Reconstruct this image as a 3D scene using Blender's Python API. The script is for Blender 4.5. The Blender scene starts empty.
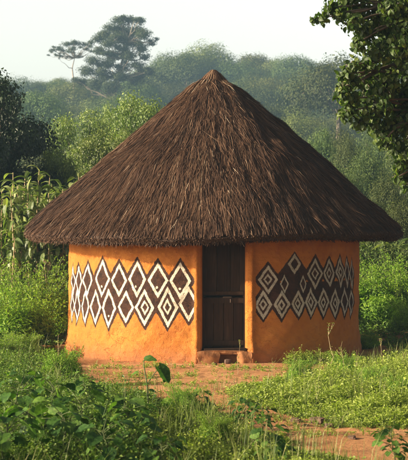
import bpy, math, random
import numpy as np
from mathutils import Vector, Matrix

random.seed(5)
rng = np.random.default_rng(11)
S = bpy.context.scene
C = S.collection
F = 1300.0            # focal length in photo pixels
HC = 1.84             # camera height
R = math.radians

# ------------------------------------------------------------------ helpers
def at(px, py, Y):
    """photo direction -> a point standing at depth Y"""
    return np.array([(px - 204) / F * Y, Y, HC + (240 - py) / F * Y])

def gnd(px, py):
    Y = HC * F / (py - 240)
    return np.array([(px - 204) / F * Y, Y])

def smooth(a, b, x):
    t = np.clip((x - a) / (b - a), 0, 1)
    return t * t * (3 - 2 * t)

_ph = np.random.default_rng(3).uniform(0, 6.28, (40, 3))
_dr = np.random.default_rng(4).normal(0, 1, (40, 3))
_dr /= np.linalg.norm(_dr, axis=1)[:, None]
def noise(P, scale, octs=3, seed=0):
    """cheap smooth noise about -1..1 of points (N,2|3)"""
    P = np.asarray(P, float)
    if P.shape[-1] == 2:
        P = np.concatenate([P, np.zeros(P.shape[:-1] + (1,))], -1)
    out = np.zeros(P.shape[:-1]); amp = 1.0; f = 1.0 / scale; tot = 0
    for o in range(octs):
        for k in range(4):
            i = (seed * 7 + o * 4 + k) % 40
            out += amp * np.sin((P @ _dr[i]) * f * 6.28 * (0.7 + 0.2 * k) + _ph[i, 0])
        tot += amp * 2.2
        amp *= .55; f *= 2.1
    return out / tot

def terrain(x, y):
    x = np.asarray(x, float); y = np.asarray(y, float)
    t = np.clip((y - 60) / 190, 0, 1.25)
    h = 25.5 * t ** 1.7
    h = np.where(y > 270, h - 8 * smooth(270, 420, y), h)
    P = np.stack([x, y], -1)
    h = h + 2.6 * smooth(150, 250, y) * smooth(-5, 20, x)
    h = h + smooth(60, 160, y) * 2.2 * noise(P, 120, 2, 1)
    h = h + (0.03 * noise(P, 2.6, 3, 2) - .0) * (1 - smooth(60, 90, y))
    rr = np.hypot(x - .16, y - 21.7)
    near = smooth(2.3, 4.0, rr)
    return h * (0.25 + .75 * near)

class MB:
    def __init__(s): s.v = []; s.f3 = []; s.f4 = []; s.a = []; s.n = 0; s.m3 = []; s.m4 = []
    def add(s, v, f, a=None, mat=0):
        v = np.asarray(v, float).reshape(-1, 3)
        f = np.asarray(f, int)
        if f.size:
            (s.f3 if f.shape[1] == 3 else s.f4).append(f + s.n)
            (s.m3 if f.shape[1] == 3 else s.m4).append(np.full(len(f), mat))
        s.v.append(v); s.n += len(v)
        s.a.append(np.full(len(v), .5) if a is None else np.broadcast_to(np.asarray(a, float), (len(v),)))
        return s
    def more(s, f, mat=0, base=0):
        f = np.asarray(f, int) + base
        (s.f3 if f.shape[1] == 3 else s.f4).append(f)
        (s.m3 if f.shape[1] == 3 else s.m4).append(np.full(len(f), mat))
    def mesh(s, name, mats, smoothf=False, attrs=None):
        v = np.concatenate(s.v)
        f3 = np.concatenate(s.f3) if s.f3 else np.zeros((0, 3), int)
        f4 = np.concatenate(s.f4) if s.f4 else np.zeros((0, 4), int)
        me = bpy.data.meshes.new(name)
        me.vertices.add(len(v)); me.vertices.foreach_set('co', v.astype(np.float32).ravel())
        nl = f3.size + f4.size
        me.loops.add(nl)
        me.loops.foreach_set('vertex_index', np.concatenate([f3.ravel(), f4.ravel()]).astype(np.int32))
        me.polygons.add(len(f3) + len(f4))
        st = np.concatenate([np.arange(len(f3)) * 3, f3.size + np.arange(len(f4)) * 4]).astype(np.int32)
        me.polygons.foreach_set('loop_start', st)
        mi = np.concatenate([np.concatenate(s.m3) if s.m3 else np.zeros(0), np.concatenate(s.m4) if s.m4 else np.zeros(0)]).astype(np.int32)
        me.polygons.foreach_set('material_index', mi)
        me.polygons.foreach_set('use_smooth', np.full(len(mi), smoothf))
        at_ = me.attributes.new('rnd', 'FLOAT', 'POINT')
        at_.data.foreach_set('value', np.concatenate(s.a).astype(np.float32))
        for k, val in (attrs or {}).items():
            t = me.attributes.new(k, 'FLOAT', 'POINT'); t.data.foreach_set('value', np.asarray(val, np.float32))
        me.update(calc_edges=True)
        for m in (mats if isinstance(mats, (list, tuple)) else [mats]): me.materials.append(m)
        return me
    def build(s, name, mats, parent=None, smoothf=False, attrs=None):
        return link(name, s.mesh(name, mats, smoothf, attrs), parent)

def link(name, me, parent=None):
    o = bpy.data.objects.new(name, me); C.objects.link(o)
    if parent is not None: o.parent = parent
    return o
def tag(o, label=None, cat=None, group=None, kind=None):
    if label: o['label'] = label
    if cat: o['category'] = cat
    if group: o['group'] = group
    if kind: o['kind'] = kind
    return o
def empty(name, loc, label, cat, group=None, rz=0):
    o = bpy.data.objects.new(name, None); C.objects.link(o); o.location = [float(c) for c in loc]
    o.rotation_euler = (0, 0, rz); o.empty_display_size = .2
    return tag(o, label, cat, group)
def copy_tree(root, loc, rz=0, sc=1.0, label=None, group=None, tilt=(0, 0)):
    r = root.copy(); C.objects.link(r)
    r.location = [float(c) for c in loc]; r.rotation_euler = (tilt[0], tilt[1], rz)
    r.scale = (sc, sc, sc) if np.isscalar(sc) else sc
    if label: r['label'] = label
    if group: r['group'] = group
    for ch in list(root.children):
        c = ch.copy(); C.objects.link(c); c.parent = r
        for g in ch.children:
            d = g.copy(); C.objects.link(d); d.parent = c
    return r

# leaf templates: (u along, v across, w up), faces
def T_small():
    return np.array([(0, 0, 0), (.45, .5, .09), (1, 0, -.05), (.45, -.5, .09)]), np.array([(0, 1, 2), (0, 2, 3)])
def T_med(droop=.25, fold=.14):
    U = [0, .18, .45, .75, 1]; W = [0, .36, .5, .3, 0]
    v = [(0, 0, 0)]
    for u, w in zip(U[1:4], W[1:4]):
        z = -droop * u * u
        v += [(u, w, z + fold * w), (u, 0, z), (u, -w, z + fold * w)]
    v.append((1.0, 0, -droop * 1.1))
    f = [(0, 2, 1), (0, 3, 2)]
    for k in (1, 4):
        f += [(k, k + 1, k + 4), (k, k + 4, k + 3), (k + 1, k + 2, k + 5), (k + 1, k + 5, k + 4)]
    f += [(7, 8, 10), (8, 9, 10)]
    return np.array(v, float), np.array(f)
def T_heart(droop=.35, fold=.20):
    """broad lobed leaf, wavy edge"""
    n = 18; v = [(0, 0, 0)]; ring = []
    for k in range(n + 1):
        t = -math.pi * .93 + 2 * math.pi * .93 * k / n
        r = .5 * (1 + .16 * math.cos(t)) * (1 + .07 * math.sin(5 * t + 1))
        u = .36 + r * math.cos(t) * 1.15; w = r * math.sin(t)
        if k in (0, n): u = .02; w *= .9
        v.append((u, w, -droop * max(u, 0) ** 2 + fold * abs(w) + .035 * math.sin(7 * t)))
    v.append((.45, 0, -droop * .2))
    c = len(v) - 1
    f = [(0, c, 1), (0, n + 1, c)] + [(c, k + 1, k) for k in range(1, n + 1)]
    return np.array(v, float), np.array(f)
def T_long(droop=.7, up=.35, n=7):
    v = []; 
    for k in range(n + 1):
        u = k / n; w = .5 * math.sin(math.pi * min(1, (u * .82 + .13))) ** .7 if k < n else .02
        z = up * u * 1.2 - droop * u ** 2.2; uu = u * (1 - .28 * u * droop)
        v += [(uu, w, z + .25 * w * .3), (uu, 0, z - .02), (uu, -w, z + .25 * w * .3)]
    f = []
    for k in range(n):
        a = 3 * k
        f += [(a, a + 1, a + 4, a + 3), (a + 1, a + 2, a + 5, a + 4)]
    return np.array(v, float), np.array(f)

def norm(a): return a / np.maximum(np.linalg.norm(a, axis=-1, keepdims=True), 1e-9)
def leaves(mb, T, P, D, N, L, W, rnd=None, mat=0):
    P = np.asarray(P, float); n = len(P)
    if n == 0: return
    D = norm(np.asarray(D, float)); Sd = norm(np.cross(N, D)); N2 = np.cross(D, Sd)
    tv, tf = T
    L = np.broadcast_to(L, (n,))[:, None, None]; W = np.broadcast_to(W, (n,))[:, None, None]
    V = P[:, None] + tv[None, :, 0:1] * L * D[:, None] + tv[None, :, 1:2] * W * Sd[:, None] + tv[None, :, 2:3] * L * N2[:, None]
    Fc = (tf[None] + (np.arange(n) * len(tv))[:, None, None]).reshape(-1, tf.shape[1])
    a = rng.uniform(0, 1, n) if rnd is None else rnd
    mb.add(V.reshape(-1, 3), Fc, np.repeat(a, len(tv)), mat)

def tube(mb, pts, rad, seg=6, a=.5, cap=True):
    pts = np.asarray(pts, float); n = len(pts); rad = np.broadcast_to(rad, (n,))
    tg = np.gradient(pts, axis=0); tg = norm(tg)
    ref = np.array([.31, .95, .1]) if abs(tg[0][1]) < .8 else np.array([1., 0, 0])
    s1 = norm(np.cross(tg, ref)); s2 = np.cross(tg, s1)
    an = np.arange(seg) / seg * 2 * math.pi
    V = pts[:, None] + rad[:, None, None] * (np.cos(an)[None, :, None] * s1[:, None] + np.sin(an)[None, :, None] * s2[:, None])
    f = []
    for i in range(n - 1):
        for k in range(seg):
            k2 = (k + 1) % seg
            f.append((i * seg + k, i * seg + k2, (i + 1) * seg + k2, (i + 1) * seg + k))
    b = mb.n
    mb.add(V.reshape(-1, 3), f, a)
    if cap and seg == 4: mb.more([(0, 1, 2, 3)], base=b + (n - 1) * seg)

def curve_pts(a, b, n=6, sag=0.0, wob=0.0):
    a = np.asarray(a, float); b = np.asarray(b, float); t = np.linspace(0, 1, n)[:, None]
    p = a + (b - a) * t
    L = np.linalg.norm(b - a)
    p[:, 2] += (sag * 4 * (t * (1 - t)) * L)[:, 0]
    if wob: p[1:-1] += rng.normal(0, wob * L, (n - 2, 3))
    return p

def box(mb, c, s, rz=0, a=.5, mat=0, j=0.0):
    c = np.asarray(c, float); s = np.asarray(s, float) / 2
    v = np.array([(x, y, z) for z in (-1, 1) for y in (-1, 1) for x in (-1, 1)], float) * s
    if j: v += rng.normal(0, j, v.shape)
    cr, sr = math.cos(rz), math.sin(rz)
    v = np.stack([v[:, 0] * cr - v[:, 1] * sr, v[:, 0] * sr + v[:, 1] * cr, v[:, 2]], -1) + c
    mb.add(v, [(0, 2, 3, 1), (4, 5, 7, 6), (0, 1, 5, 4), (2, 6, 7, 3), (0, 4, 6, 2), (1, 3, 7, 5)], a, mat)

# ------------------------------------------------------------------ materials
def nmat(name):
    m = bpy.data.materials.new(name); m.use_nodes = True
    nt = m.node_tree; nt.nodes.clear()
    out = nt.nodes.new('ShaderNodeOutputMaterial')
    return m, nt, out
def nd(nt, t, **k):
    n = nt.nodes.new(t)
    for a, b in k.items():
        if a.startswith('i_'):
            key = a[2:].replace('_', ' ')
            n.inputs[int(key) if key.isdigit() else key].default_value = b
        else: setattr(n, a, b)
    return n
def ramp(nt, fac, stops):
    r = nt.nodes.new('ShaderNodeValToRGB'); cr = r.color_ramp
    while len(cr.elements) < len(stops): cr.elements.new(.5)
    for e, (p, c) in zip(cr.elements, stops): e.position = p; e.color = (*c, 1) if len(c) == 3 else c
    nt.links.new(fac, r.inputs[0]); return r.outputs[0]
def mixc(nt, fac, a, b, mode='MIX'):
    n = nt.nodes.new('ShaderNodeMix'); n.data_type = 'RGBA'; n.blend_type = mode
    for sock, val in ((n.inputs[0], fac), (n.inputs[6], a), (n.inputs[7], b)):
        if hasattr(val, 'links'): nt.links.new(val, sock)
        elif isinstance(val, (tuple, list)): sock.default_value = (*val, 1) if len(val) == 3 else val
        else: sock.default_value = val
    return n.outputs[2]
def mth(nt, op, a, b=0.0, c=None, clamp=False):
    n = nt.nodes.new('ShaderNodeMath'); n.operation = op; n.use_clamp = clamp
    for i, val in enumerate((a, b) if c is None else (a, b, c)):
        if hasattr(val, 'links'): nt.links.new(val, n.inputs[i])
        else: n.inputs[i].default_value = val
    return n.outputs[0]
def tnoise(nt, vec, scale, detail=4, rough=.55, dist=0.0):
    n = nd(nt, 'ShaderNodeTexNoise', i_Scale=scale, i_Detail=detail, i_Roughness=rough, i_Distortion=dist)
    if vec is not None: nt.links.new(vec, n.inputs['Vector'])
    return n.outputs['Fac']

def leaf_mat(name, dark, mid, light, trans=.35, rough=.5, spec=.35, objvar=.0, tex=0):
    m, nt, out = nmat(name)
    a = nd(nt, 'ShaderNodeAttribute', attribute_name='rnd')
    col = ramp(nt, a.outputs['Fac'], [(0, dark), (.55, mid), (1, light)])
    if objvar:
        oi = nd(nt, 'ShaderNodeObjectInfo')
        hs = nd(nt, 'ShaderNodeHueSaturation')
        nt.links.new(mth(nt, 'MULTIPLY_ADD', oi.outputs['Random'], objvar * .055, .5 - objvar * .05), hs.inputs['Hue'])
        nt.links.new(mth(nt, 'MULTIPLY_ADD', oi.outputs['Random'], objvar, 1 - objvar * .45), hs.inputs['Value'])
        nt.links.new(col, hs.inputs['Color']); col = hs.outputs[0]
    if tex:
        tcl = nd(nt, 'ShaderNodeTexCoord'); nz = tnoise(nt, tcl.outputs['Object'], 45, 5, .65, .6)
        col = mixc(nt, ramp(nt, nz, [(.42, (0, 0, 0)), (.62, (1, 1, 1))]), col, mixc(nt, 1.0, col, (2.0, 1.7, 1.6), 'MULTIPLY'))
    p = nd(nt, 'ShaderNodeBsdfPrincipled', i_Roughness=rough)
    if tex:
        bl = nd(nt, 'ShaderNodeBump', i_Strength=.6, i_Distance=.01); nt.links.new(nz, bl.inputs['Height']); nt.links.new(bl.outputs[0], p.inputs['Normal'])
    p.inputs['Specular IOR Level'].default_value = spec
    nt.links.new(col, p.inputs['Base Color'])
    t = nd(nt, 'ShaderNodeBsdfTranslucent')
    nt.links.new(mixc(nt, 1.0, col, (1.25, 1.5, .5), 'MULTIPLY'), t.inputs['Color'])
    mx = nd(nt, 'ShaderNodeMixShader'); mx.inputs[0].default_value = trans
    nt.links.new(p.outputs[0], mx.inputs[1]); nt.links.new(t.outputs[0], mx.inputs[2])
    nt.links.new(mx.outputs[0], out.inputs[0])
    return m
def bark_mat(name, c1, c2, scale=6):
    m, nt, out = nmat(name)
    tc = nd(nt, 'ShaderNodeTexCoord')
    n = tnoise(nt, tc.outputs['Object'], scale, 6)
    p = nd(nt, 'ShaderNodeBsdfPrincipled', i_Roughness=.85)
    nt.links.new(ramp(nt, n, [(.3, c1), (.7, c2)]), p.inputs['Base Color'])
    b = nd(nt, 'ShaderNodeBump', i_Strength=.6, i_Distance=.03); nt.links.new(n, b.inputs['Height'])
    nt.links.new(b.outputs[0], p.inputs['Normal']); nt.links.new(p.outputs[0], out.inputs[0])
    return m

M = {}
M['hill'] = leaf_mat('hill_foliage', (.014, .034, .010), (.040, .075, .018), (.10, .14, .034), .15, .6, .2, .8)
M['hill2'] = leaf_mat('hill_foliage_olive', (.035, .062, .018), (.095, .13, .034), (.18, .21, .06), .2, .6, .2, .6)
M['lone'] = leaf_mat('tall_tree_foliage', (.02, .032, .014), (.042, .06, .024), (.08, .1, .04), .2, .6, .2)
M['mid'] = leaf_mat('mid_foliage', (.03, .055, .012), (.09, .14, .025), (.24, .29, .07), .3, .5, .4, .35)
M['dark'] = leaf_mat('mango_foliage', (.008, .017, .007), (.016, .032, .010), (.035, .06, .018), .15, .45, .35)
M['near'] = leaf_mat('near_foliage', (.02, .045, .010), (.065, .11, .020), (.24, .30, .08), .38, .5, .35)
M['stalk'] = leaf_mat('stalk_foliage', (.05, .085, .02), (.12, .17, .045), (.27, .31, .12), .35, .45, .4, .2)
M['dryleaf'] = leaf_mat('withered_leaf', (.10, .07, .035), (.24, .18, .09), (.42, .34, .2), .3, .6, .2)
M['bush'] = leaf_mat('bush_foliage', (.04, .11, .012), (.15, .28, .03), (.32, .45, .07), .4, .5, .3, .2)
M['weed'] = leaf_mat('weed_foliage', (.07, .12, .018), (.21, .27, .04), (.35, .41, .085), .4, .5, .3)
M['weedd'] = leaf_mat('weed_foliage_deep', (.025, .06, .01), (.08, .15, .02), (.2, .28, .05), .35, .5, .3)
M['broad'] = leaf_mat('broadleaf', (.016, .050, .010), (.034, .09, .014), (.08, .16, .025), .3, .5, .25, 0, 1)
M['grass'] = leaf_mat('grass_blade', (.06, .10, .02), (.16, .21, .05), (.34, .32, .14), .3, .5, .3)
M['bark'] = bark_mat('bark', (.07, .05, .035), (.2, .16, .12))
M['palebark'] = bark_mat('pale_bark', (.16, .13, .1), (.34, .29, .23))
M['stem'] = bark_mat('green_stem', (.05, .08, .02), (.12, .14, .05), 20)
M['drystem'] = bark_mat('dry_stem', (.25, .18, .09), (.45, .35, .2), 12)

def ground_mat():
    m, nt, out = nmat('red_earth')
    tc = nd(nt, 'ShaderNodeTexCoord'); P = tc.outputs['Object']
    n1 = tnoise(nt, P, .55, 6, .6); n2 = tnoise(nt, P, 9, 8, .7); n3 = tnoise(nt, P, 60, 4, .6)
    c = ramp(nt, n1, [(.3, (.26, .115, .05)), (.5, (.40, .185, .085)), (.72, (.52, .28, .15))])
    c = mixc(nt, mth(nt, 'MULTIPLY', n2, .75), c, (.30, .13, .06))
    c = mixc(nt, ramp(nt, n3, [(.55, (0, 0, 0)), (.75, (.6, .6, .6))]), c, (.55, .34, .2))
    # beyond the yard: leaf litter and dim green soil
    sep = nd(nt, 'ShaderNodeSeparateXYZ'); nt.links.new(P, sep.inputs[0])
    far = ramp(nt, mth(nt, 'MULTIPLY', sep.outputs[1], 1 / 100), [(.23, (0, 0, 0)), (.30, (1, 1, 1))])
    c = mixc(nt, far, c, ramp(nt, n2, [(.3, (.03, .045, .015)), (.7, (.08, .075, .03))]))
    p = nd(nt, 'ShaderNodeBsdfPrincipled', i_Roughness=.95); p.inputs['Specular IOR Level'].default_value = .15
    nt.links.new(c, p.inputs['Base Color'])
    h = mth(nt, 'ADD', mth(nt, 'MULTIPLY', n2, .7), mth(nt, 'MULTIPLY', n3, .25))
    b = nd(nt, 'ShaderNodeBump', i_Strength=.9, i_Distance=.06); nt.links.new(h, b.inputs['Height'])
    nt.links.new(b.outputs[0], p.inputs['Normal']); nt.links.new(p.outputs[0], out.inputs[0])
    return m
M['earth'] = ground_mat()

def path_mat():
    m, nt, out = nmat('trodden_earth')
    tc = nd(nt, 'ShaderNodeTexCoord'); P = tc.outputs['Object']
    n1 = tnoise(nt, P, 1.3, 6, .6); n2 = tnoise(nt, P, 14, 8, .7); n3 = tnoise(nt, P, 90, 3, .6)
    c = ramp(nt, n1, [(.3, (.44, .20, .08)), (.5, (.56, .275, .115)), (.7, (.68, .38, .19))])
    c = mixc(nt, ramp(nt, n2, [(.45, (0, 0, 0)), (.62, (.7, .7, .7))]), c, (.30, .135, .065))
    c = mixc(nt, ramp(nt, n3, [(.58, (0, 0, 0)), (.72, (.7, .7, .7))]), c, (.62, .42, .28))
    p = nd(nt, 'ShaderNodeBsdfPrincipled', i_Roughness=.95); p.inputs['Specular IOR Level'].default_value = .15
    nt.links.new(c, p.inputs['Base Color'])
    h = mth(nt, 'ADD', mth(nt, 'MULTIPLY', n2, .8), mth(nt, 'MULTIPLY', n3, .3))
    b = nd(nt, 'ShaderNodeBump', i_Strength=.9, i_Distance=.05); nt.links.new(h, b.inputs['Height'])
    nt.links.new(b.outputs[0], p.inputs['Normal']); nt.links.new(p.outputs[0], out.inputs[0])
    return m
M['path'] = path_mat()

def wall_mat():
    m, nt, out = nmat('painted_mud_plaster')
    tc = nd(nt, 'ShaderNodeTexCoord'); P = tc.outputs['Object']
    sep = nd(nt, 'ShaderNodeSeparateXYZ'); nt.links.new(P, sep.inputs[0]); z = sep.outputs[2]
    n1 = tnoise(nt, P, 1.6, 5, .6); n2 = tnoise(nt, P, 11, 7, .65); n3 = tnoise(nt, P, 70, 4, .6)
    mp = nd(nt, 'ShaderNodeMapping'); mp.inputs['Scale'].default_value = (9, 9, 1.2); nt.links.new(P, mp.inputs[0])
    n4 = tnoise(nt, mp.outputs[0], 1.0, 5, .6)
    c = ramp(nt, n1, [(.28, (.32, .108, .019)), (.5, (.43, .152, .026)), (.75, (.50, .195, .040))])
    c = mixc(nt, ramp(nt, n2, [(.5, (0, 0, 0)), (.68, (.65, .65, .65))]), c, (.34, .105, .025))
    c = mixc(nt, ramp(nt, n4, [(.55, (0, 0, 0)), (.75, (.4, .4, .4))]), c, (.42, .15, .045))
    # splashed mud and worn plaster near the foot
    ft = mth(nt, 'ADD', z, mth(nt, 'MULTIPLY', mth(nt, 'SUBTRACT', n2, .5), .55))
    foot = ramp(nt, ft, [(.03, (1, 1, 1)), (.30, (.0, .0, .0))])
    c = mixc(nt, mth(nt, 'MULTIPLY', foot, .8), c, (.30, .115, .05))
    chips = mth(nt, 'MULTIPLY', ramp(nt, tnoise(nt, P, 18, 5, .6), [(.60, (0, 0, 0)), (.66, (1, 1, 1))]), ramp(nt, z, [(.3, (1, 1, 1)), (.85, (.0, .0, .0))]))
    c = mixc(nt, mth(nt, 'MULTIPLY', chips, .06), c, (.20, .085, .035))
    # painted frieze from distance fields stored on the wall
    ad = nd(nt, 'ShaderNodeAttribute', attribute_name='sd_dark'); aw = nd(nt, 'ShaderNodeAttribute', attribute_name='sd_white')
    ai = nd(nt, 'ShaderNodeAttribute', attribute_name='tone')
    wob = mth(nt, 'MULTIPLY', mth(nt, 'SUBTRACT', tnoise(nt, P, 16, 3, .6), .5), .030)
    wob2 = mth(nt, 'MULTIPLY', mth(nt, 'SUBTRACT', n3, .5), .022)
    dd = mth(nt, 'ADD', mth(nt, 'ADD', ad.outputs['Fac'], wob), wob2)
    dw = mth(nt, 'ADD', mth(nt, 'ADD', aw.outputs['Fac'], mth(nt, 'MULTIPLY', wob, .7)), wob2)
    md = mth(nt, 'MULTIPLY_ADD', dd, -140.0, .5, clamp=True)
    mw = mth(nt, 'MULTIPLY_ADD', dw, -140.0, .5, clamp=True)
    wear = ramp(nt, tnoise(nt, P, 38, 5, .7), [(.36, (.25, .25, .25)), (.48, (1, 1, 1))])
    dark = mixc(nt, ramp(nt, tnoise(nt, P, 7, 6, .75), [(.35, (0, 0, 0)), (.65, (1, 1, 1))]), (.012, .007, .006), (.060, .026, .017))
    c = mixc(nt, mth(nt, 'MULTIPLY', md, mth(nt, 'MULTIPLY_ADD', wear, .12, .88)), c, dark)
    white = mixc(nt, n2, (.48, .41, .31), (.70, .64, .53))
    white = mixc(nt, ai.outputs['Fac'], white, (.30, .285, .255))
    c = mixc(nt, mth(nt, 'MULTIPLY', mw, mth(nt, 'MULTIPLY_ADD', wear, .7, .3)), c, white)
    p = nd(nt, 'ShaderNodeBsdfPrincipled', i_Roughness=.88); p.inputs['Specular IOR Level'].default_value = .2
    nt.links.new(c, p.inputs['Base Color'])
    h = mth(nt, 'ADD', mth(nt, 'MULTIPLY', n2, .6), mth(nt, 'MULTIPLY', n3, .22))
    vo = nd(nt, 'ShaderNodeTexVoronoi', feature='DISTANCE_TO_EDGE', i_Scale=3.2); wn = nd(nt, 'ShaderNodeTexNoise', i_Scale=5.0, i_Detail=4.0)
    nt.links.new(P, wn.inputs['Vector']); wa = nd(nt, 'ShaderNodeVectorMath', operation='MULTIPLY_ADD'); nt.links.new(wn.outputs['Color'], wa.inputs[0]); wa.inputs[1].default_value = (.5, .5, .5); nt.links.new(P, wa.inputs[2]); nt.links.new(wa.outputs[0], vo.inputs['Vector'])
    crack = mth(nt, 'MULTIPLY', ramp(nt, vo.outputs['Distance'], [(.0, (1, 1, 1)), (.012, (0, 0, 0))]), ramp(nt, n1, [(.48, (0, 0, 0)), (.6, (1, 1, 1))]))
    c = mixc(nt, mth(nt, 'MULTIPLY', crack, .45), c, (.16, .06, .02)); nt.links.new(c, p.inputs['Base Color'])
    mp2 = nd(nt, 'ShaderNodeMapping'); mp2.inputs['Scale'].default_value = (3, 3, 14); mp2.inputs['Rotation'].default_value = (.3, .2, 0); nt.links.new(P, mp2.inputs[0])
    h = mth(nt, 'ADD', h, mth(nt, 'MULTIPLY', tnoise(nt, mp2.outputs[0], 1.0, 4, .6), .55))
    h = mth(nt, 'SUBTRACT', h, mth(nt, 'MULTIPLY', crack, .25))
    h = mth(nt, 'SUBTRACT', h, mth(nt, 'MULTIPLY', chips, .15))
    b = nd(nt, 'ShaderNodeBump', i_Strength=1.0, i_Distance=.04); nt.links.new(h, b.inputs['Height'])
    nt.links.new(b.outputs[0], p.inputs['Normal']); nt.links.new(p.outputs[0], out.inputs[0])
    return m
M['wall'] = wall_mat()

def thatch_mat():
    m, nt, out = nmat('weathered_thatch')
    a = nd(nt, 'ShaderNodeAttribute', attribute_name='rnd')
    c = ramp(nt, a.outputs['Fac'], [(0, (.016, .009, .006)), (.4, (.074, .035, .019)), (.75, (.155, .086, .048)), (.93, (.28, .195, .125)), (1, (.45, .35, .25))])
    tc = nd(nt, 'ShaderNodeTexCoord'); n = tnoise(nt, tc.outputs['Object'], 26, 3)
    c = mixc(nt, mth(nt, 'MULTIPLY', n, .35), c, (.06, .035, .022))
    p = nd(nt, 'ShaderNodeBsdfPrincipled', i_Roughness=.7); p.inputs['Specular IOR Level'].default_value = .25
    nt.links.new(c, p.inputs['Base Color']); nt.links.new(p.outputs[0], out.inputs[0])
    return m
M['thatch'] = thatch_mat()

def wood_mat(name, c1, c2, c3):
    m, nt, out = nmat(name)
    tc = nd(nt, 'ShaderNodeTexCoord')
    mp = nd(nt, 'ShaderNodeMapping'); mp.inputs['Scale'].default_value = (22, 22, 1.6); nt.links.new(tc.outputs['Object'], mp.inputs[0])
    n = tnoise(nt, mp.outputs[0], 2.0, 7, .65, .4); n2 = tnoise(nt, tc.outputs['Object'], 3, 4)
    a = nd(nt, 'ShaderNodeAttribute', attribute_name='rnd')
    c = ramp(nt, n, [(.3, c1), (.55, c2), (.75, c3)])
    c = mixc(nt, mth(nt, 'MULTIPLY', n2, .3), c, (.09, .06, .042))
    c = mixc(nt, mth(nt, 'MULTIPLY', a.outputs['Fac'], .5), c, c1)
    p = nd(nt, 'ShaderNodeBsdfPrincipled', i_Roughness=.85); p.inputs['Specular IOR Level'].default_value = .12
    nt.links.new(c, p.inputs['Base Color'])
    b = nd(nt, 'ShaderNodeBump', i_Strength=.7, i_Distance=.01); nt.links.new(n, b.inputs['Height'])
    nt.links.new(b.outputs[0], p.inputs['Normal']); nt.links.new(p.outputs[0], out.inputs[0])
    return m
M['wood'] = wood_mat('old_dark_wood', (.012, .006, .0035), (.030, .015, .008), (.075, .042, .024))
M['mud'] = bark_mat('mud_block', (.17, .065, .02), (.36, .15, .05), 9)
M['clod'] = bark_mat('dark_clod', (.05, .028, .02), (.16, .085, .055), 14)
mi, nt, out = nmat('rusty_iron'); p = nd(nt, 'ShaderNodeBsdfPrincipled', i_Roughness=.6, i_Metallic=.6)
p.inputs['Base Color'].default_value = (.09, .06, .045, 1); nt.links.new(p.outputs[0], out.inputs[0]); M['iron'] = mi

# ------------------------------------------------------------------ ground
def inpoly(X, Y, poly):
    ins = np.zeros(X.shape, bool); n = len(poly)
    for i in range(n):
        x1, y1 = poly[i]; x2, y2 = poly[(i + 1) % n]
        c = ((y1 > Y) != (y2 > Y)) & (X < (x2 - x1) * (Y - y1) / (y2 - y1 + 1e-12) + x1)
        ins ^= c
    return ins
def polydist(X, Y, poly):
    d = np.full(X.shape, 1e9)
    for i in range(len(poly)):
        a = np.array(poly[i]); b = np.array(poly[(i + 1) % len(poly)]); e = b - a
        t = np.clip(((X - a[0]) * e[0] + (Y - a[1]) * e[1]) / (e @ e), 0, 1)
        d = np.minimum(d, np.hypot(X - a[0] - t * e[0], Y - a[1] - t * e[1]))
    return np.where(inpoly(X, Y, poly), -d, d)
BARE = [tuple(gnd(*q)) for q in [(60, 352), (72, 366), (86, 378), (106, 393), (136, 398), (165, 398), (188, 401), (208, 405), (235, 415), (262, 427),
        (284, 440), (318, 454), (360, 464), (430, 470), (460, 455), (430, 440), (385, 431), (340, 426), (300, 418), (262, 408), (234, 402), (216, 397), (230, 390), (262, 384), (305, 378), (345, 372), (372, 352), (380, 340)]]
BARE = BARE + [(2.9, 24.0), (-2.5, 24.0)]
def baredist(x, y):
    P = np.stack([x, y], -1)
    return polydist(x, y, BARE) + .16 * noise(P, .9, 3, 5)

xs = np.concatenate([np.linspace(-300, -40, 14)[:-1], np.linspace(-40, -7, 34)[:-1], np.linspace(-7, 7, 281), np.linspace(7, 40, 34)[1:], np.linspace(40, 300, 14)[1:]])
ys = np.concatenate([np.linspace(-40, 6, 24)[:-1], np.linspace(6, 27, 421), np.linspace(27, 60, 67)[1:], np.linspace(60, 600, 109)[1:]])
GX, GY = np.meshgrid(xs, ys); GZ = terrain(GX, GY)
nearm = (1 - smooth(26, 30, GY)) * (1 - smooth(6.5, 8, np.abs(GX)))
GZ = GZ + nearm * .010 * noise(np.stack([GX, GY], -1), .35, 3, 6)
nx, ny = len(xs), len(ys)
V = np.stack([GX, GY, GZ], -1).reshape(-1, 3)
ii, jj = np.meshgrid(np.arange(nx - 1), np.arange(ny - 1))
b0 = (jj * nx + ii).ravel()
FQ = np.stack([b0, b0 + 1, b0 + nx + 1, b0 + nx], -1)
mb = MB(); mb.add(V, FQ)
g = mb.build('ground', M['earth'], smoothf=True); tag(g, kind='structure')
cx = V[FQ].mean(1)
sel = (baredist(cx[:, 0], cx[:, 1]) < .12) & (cx[:, 1] < 24.5) & (cx[:, 1] > 8) & (np.hypot(cx[:, 0] - .16, cx[:, 1] - 21.7) > 1.9)
used = np.unique(FQ[sel]); remap = np.zeros(len(V), int); remap[used] = np.arange(len(used))
pv = V[used].copy(); pv[:, 2] += .006
mb = MB(); mb.add(pv, remap[FQ[sel]])
tag(mb.build('dirt_path', M['path'], smoothf=True), kind='structure')

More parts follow.
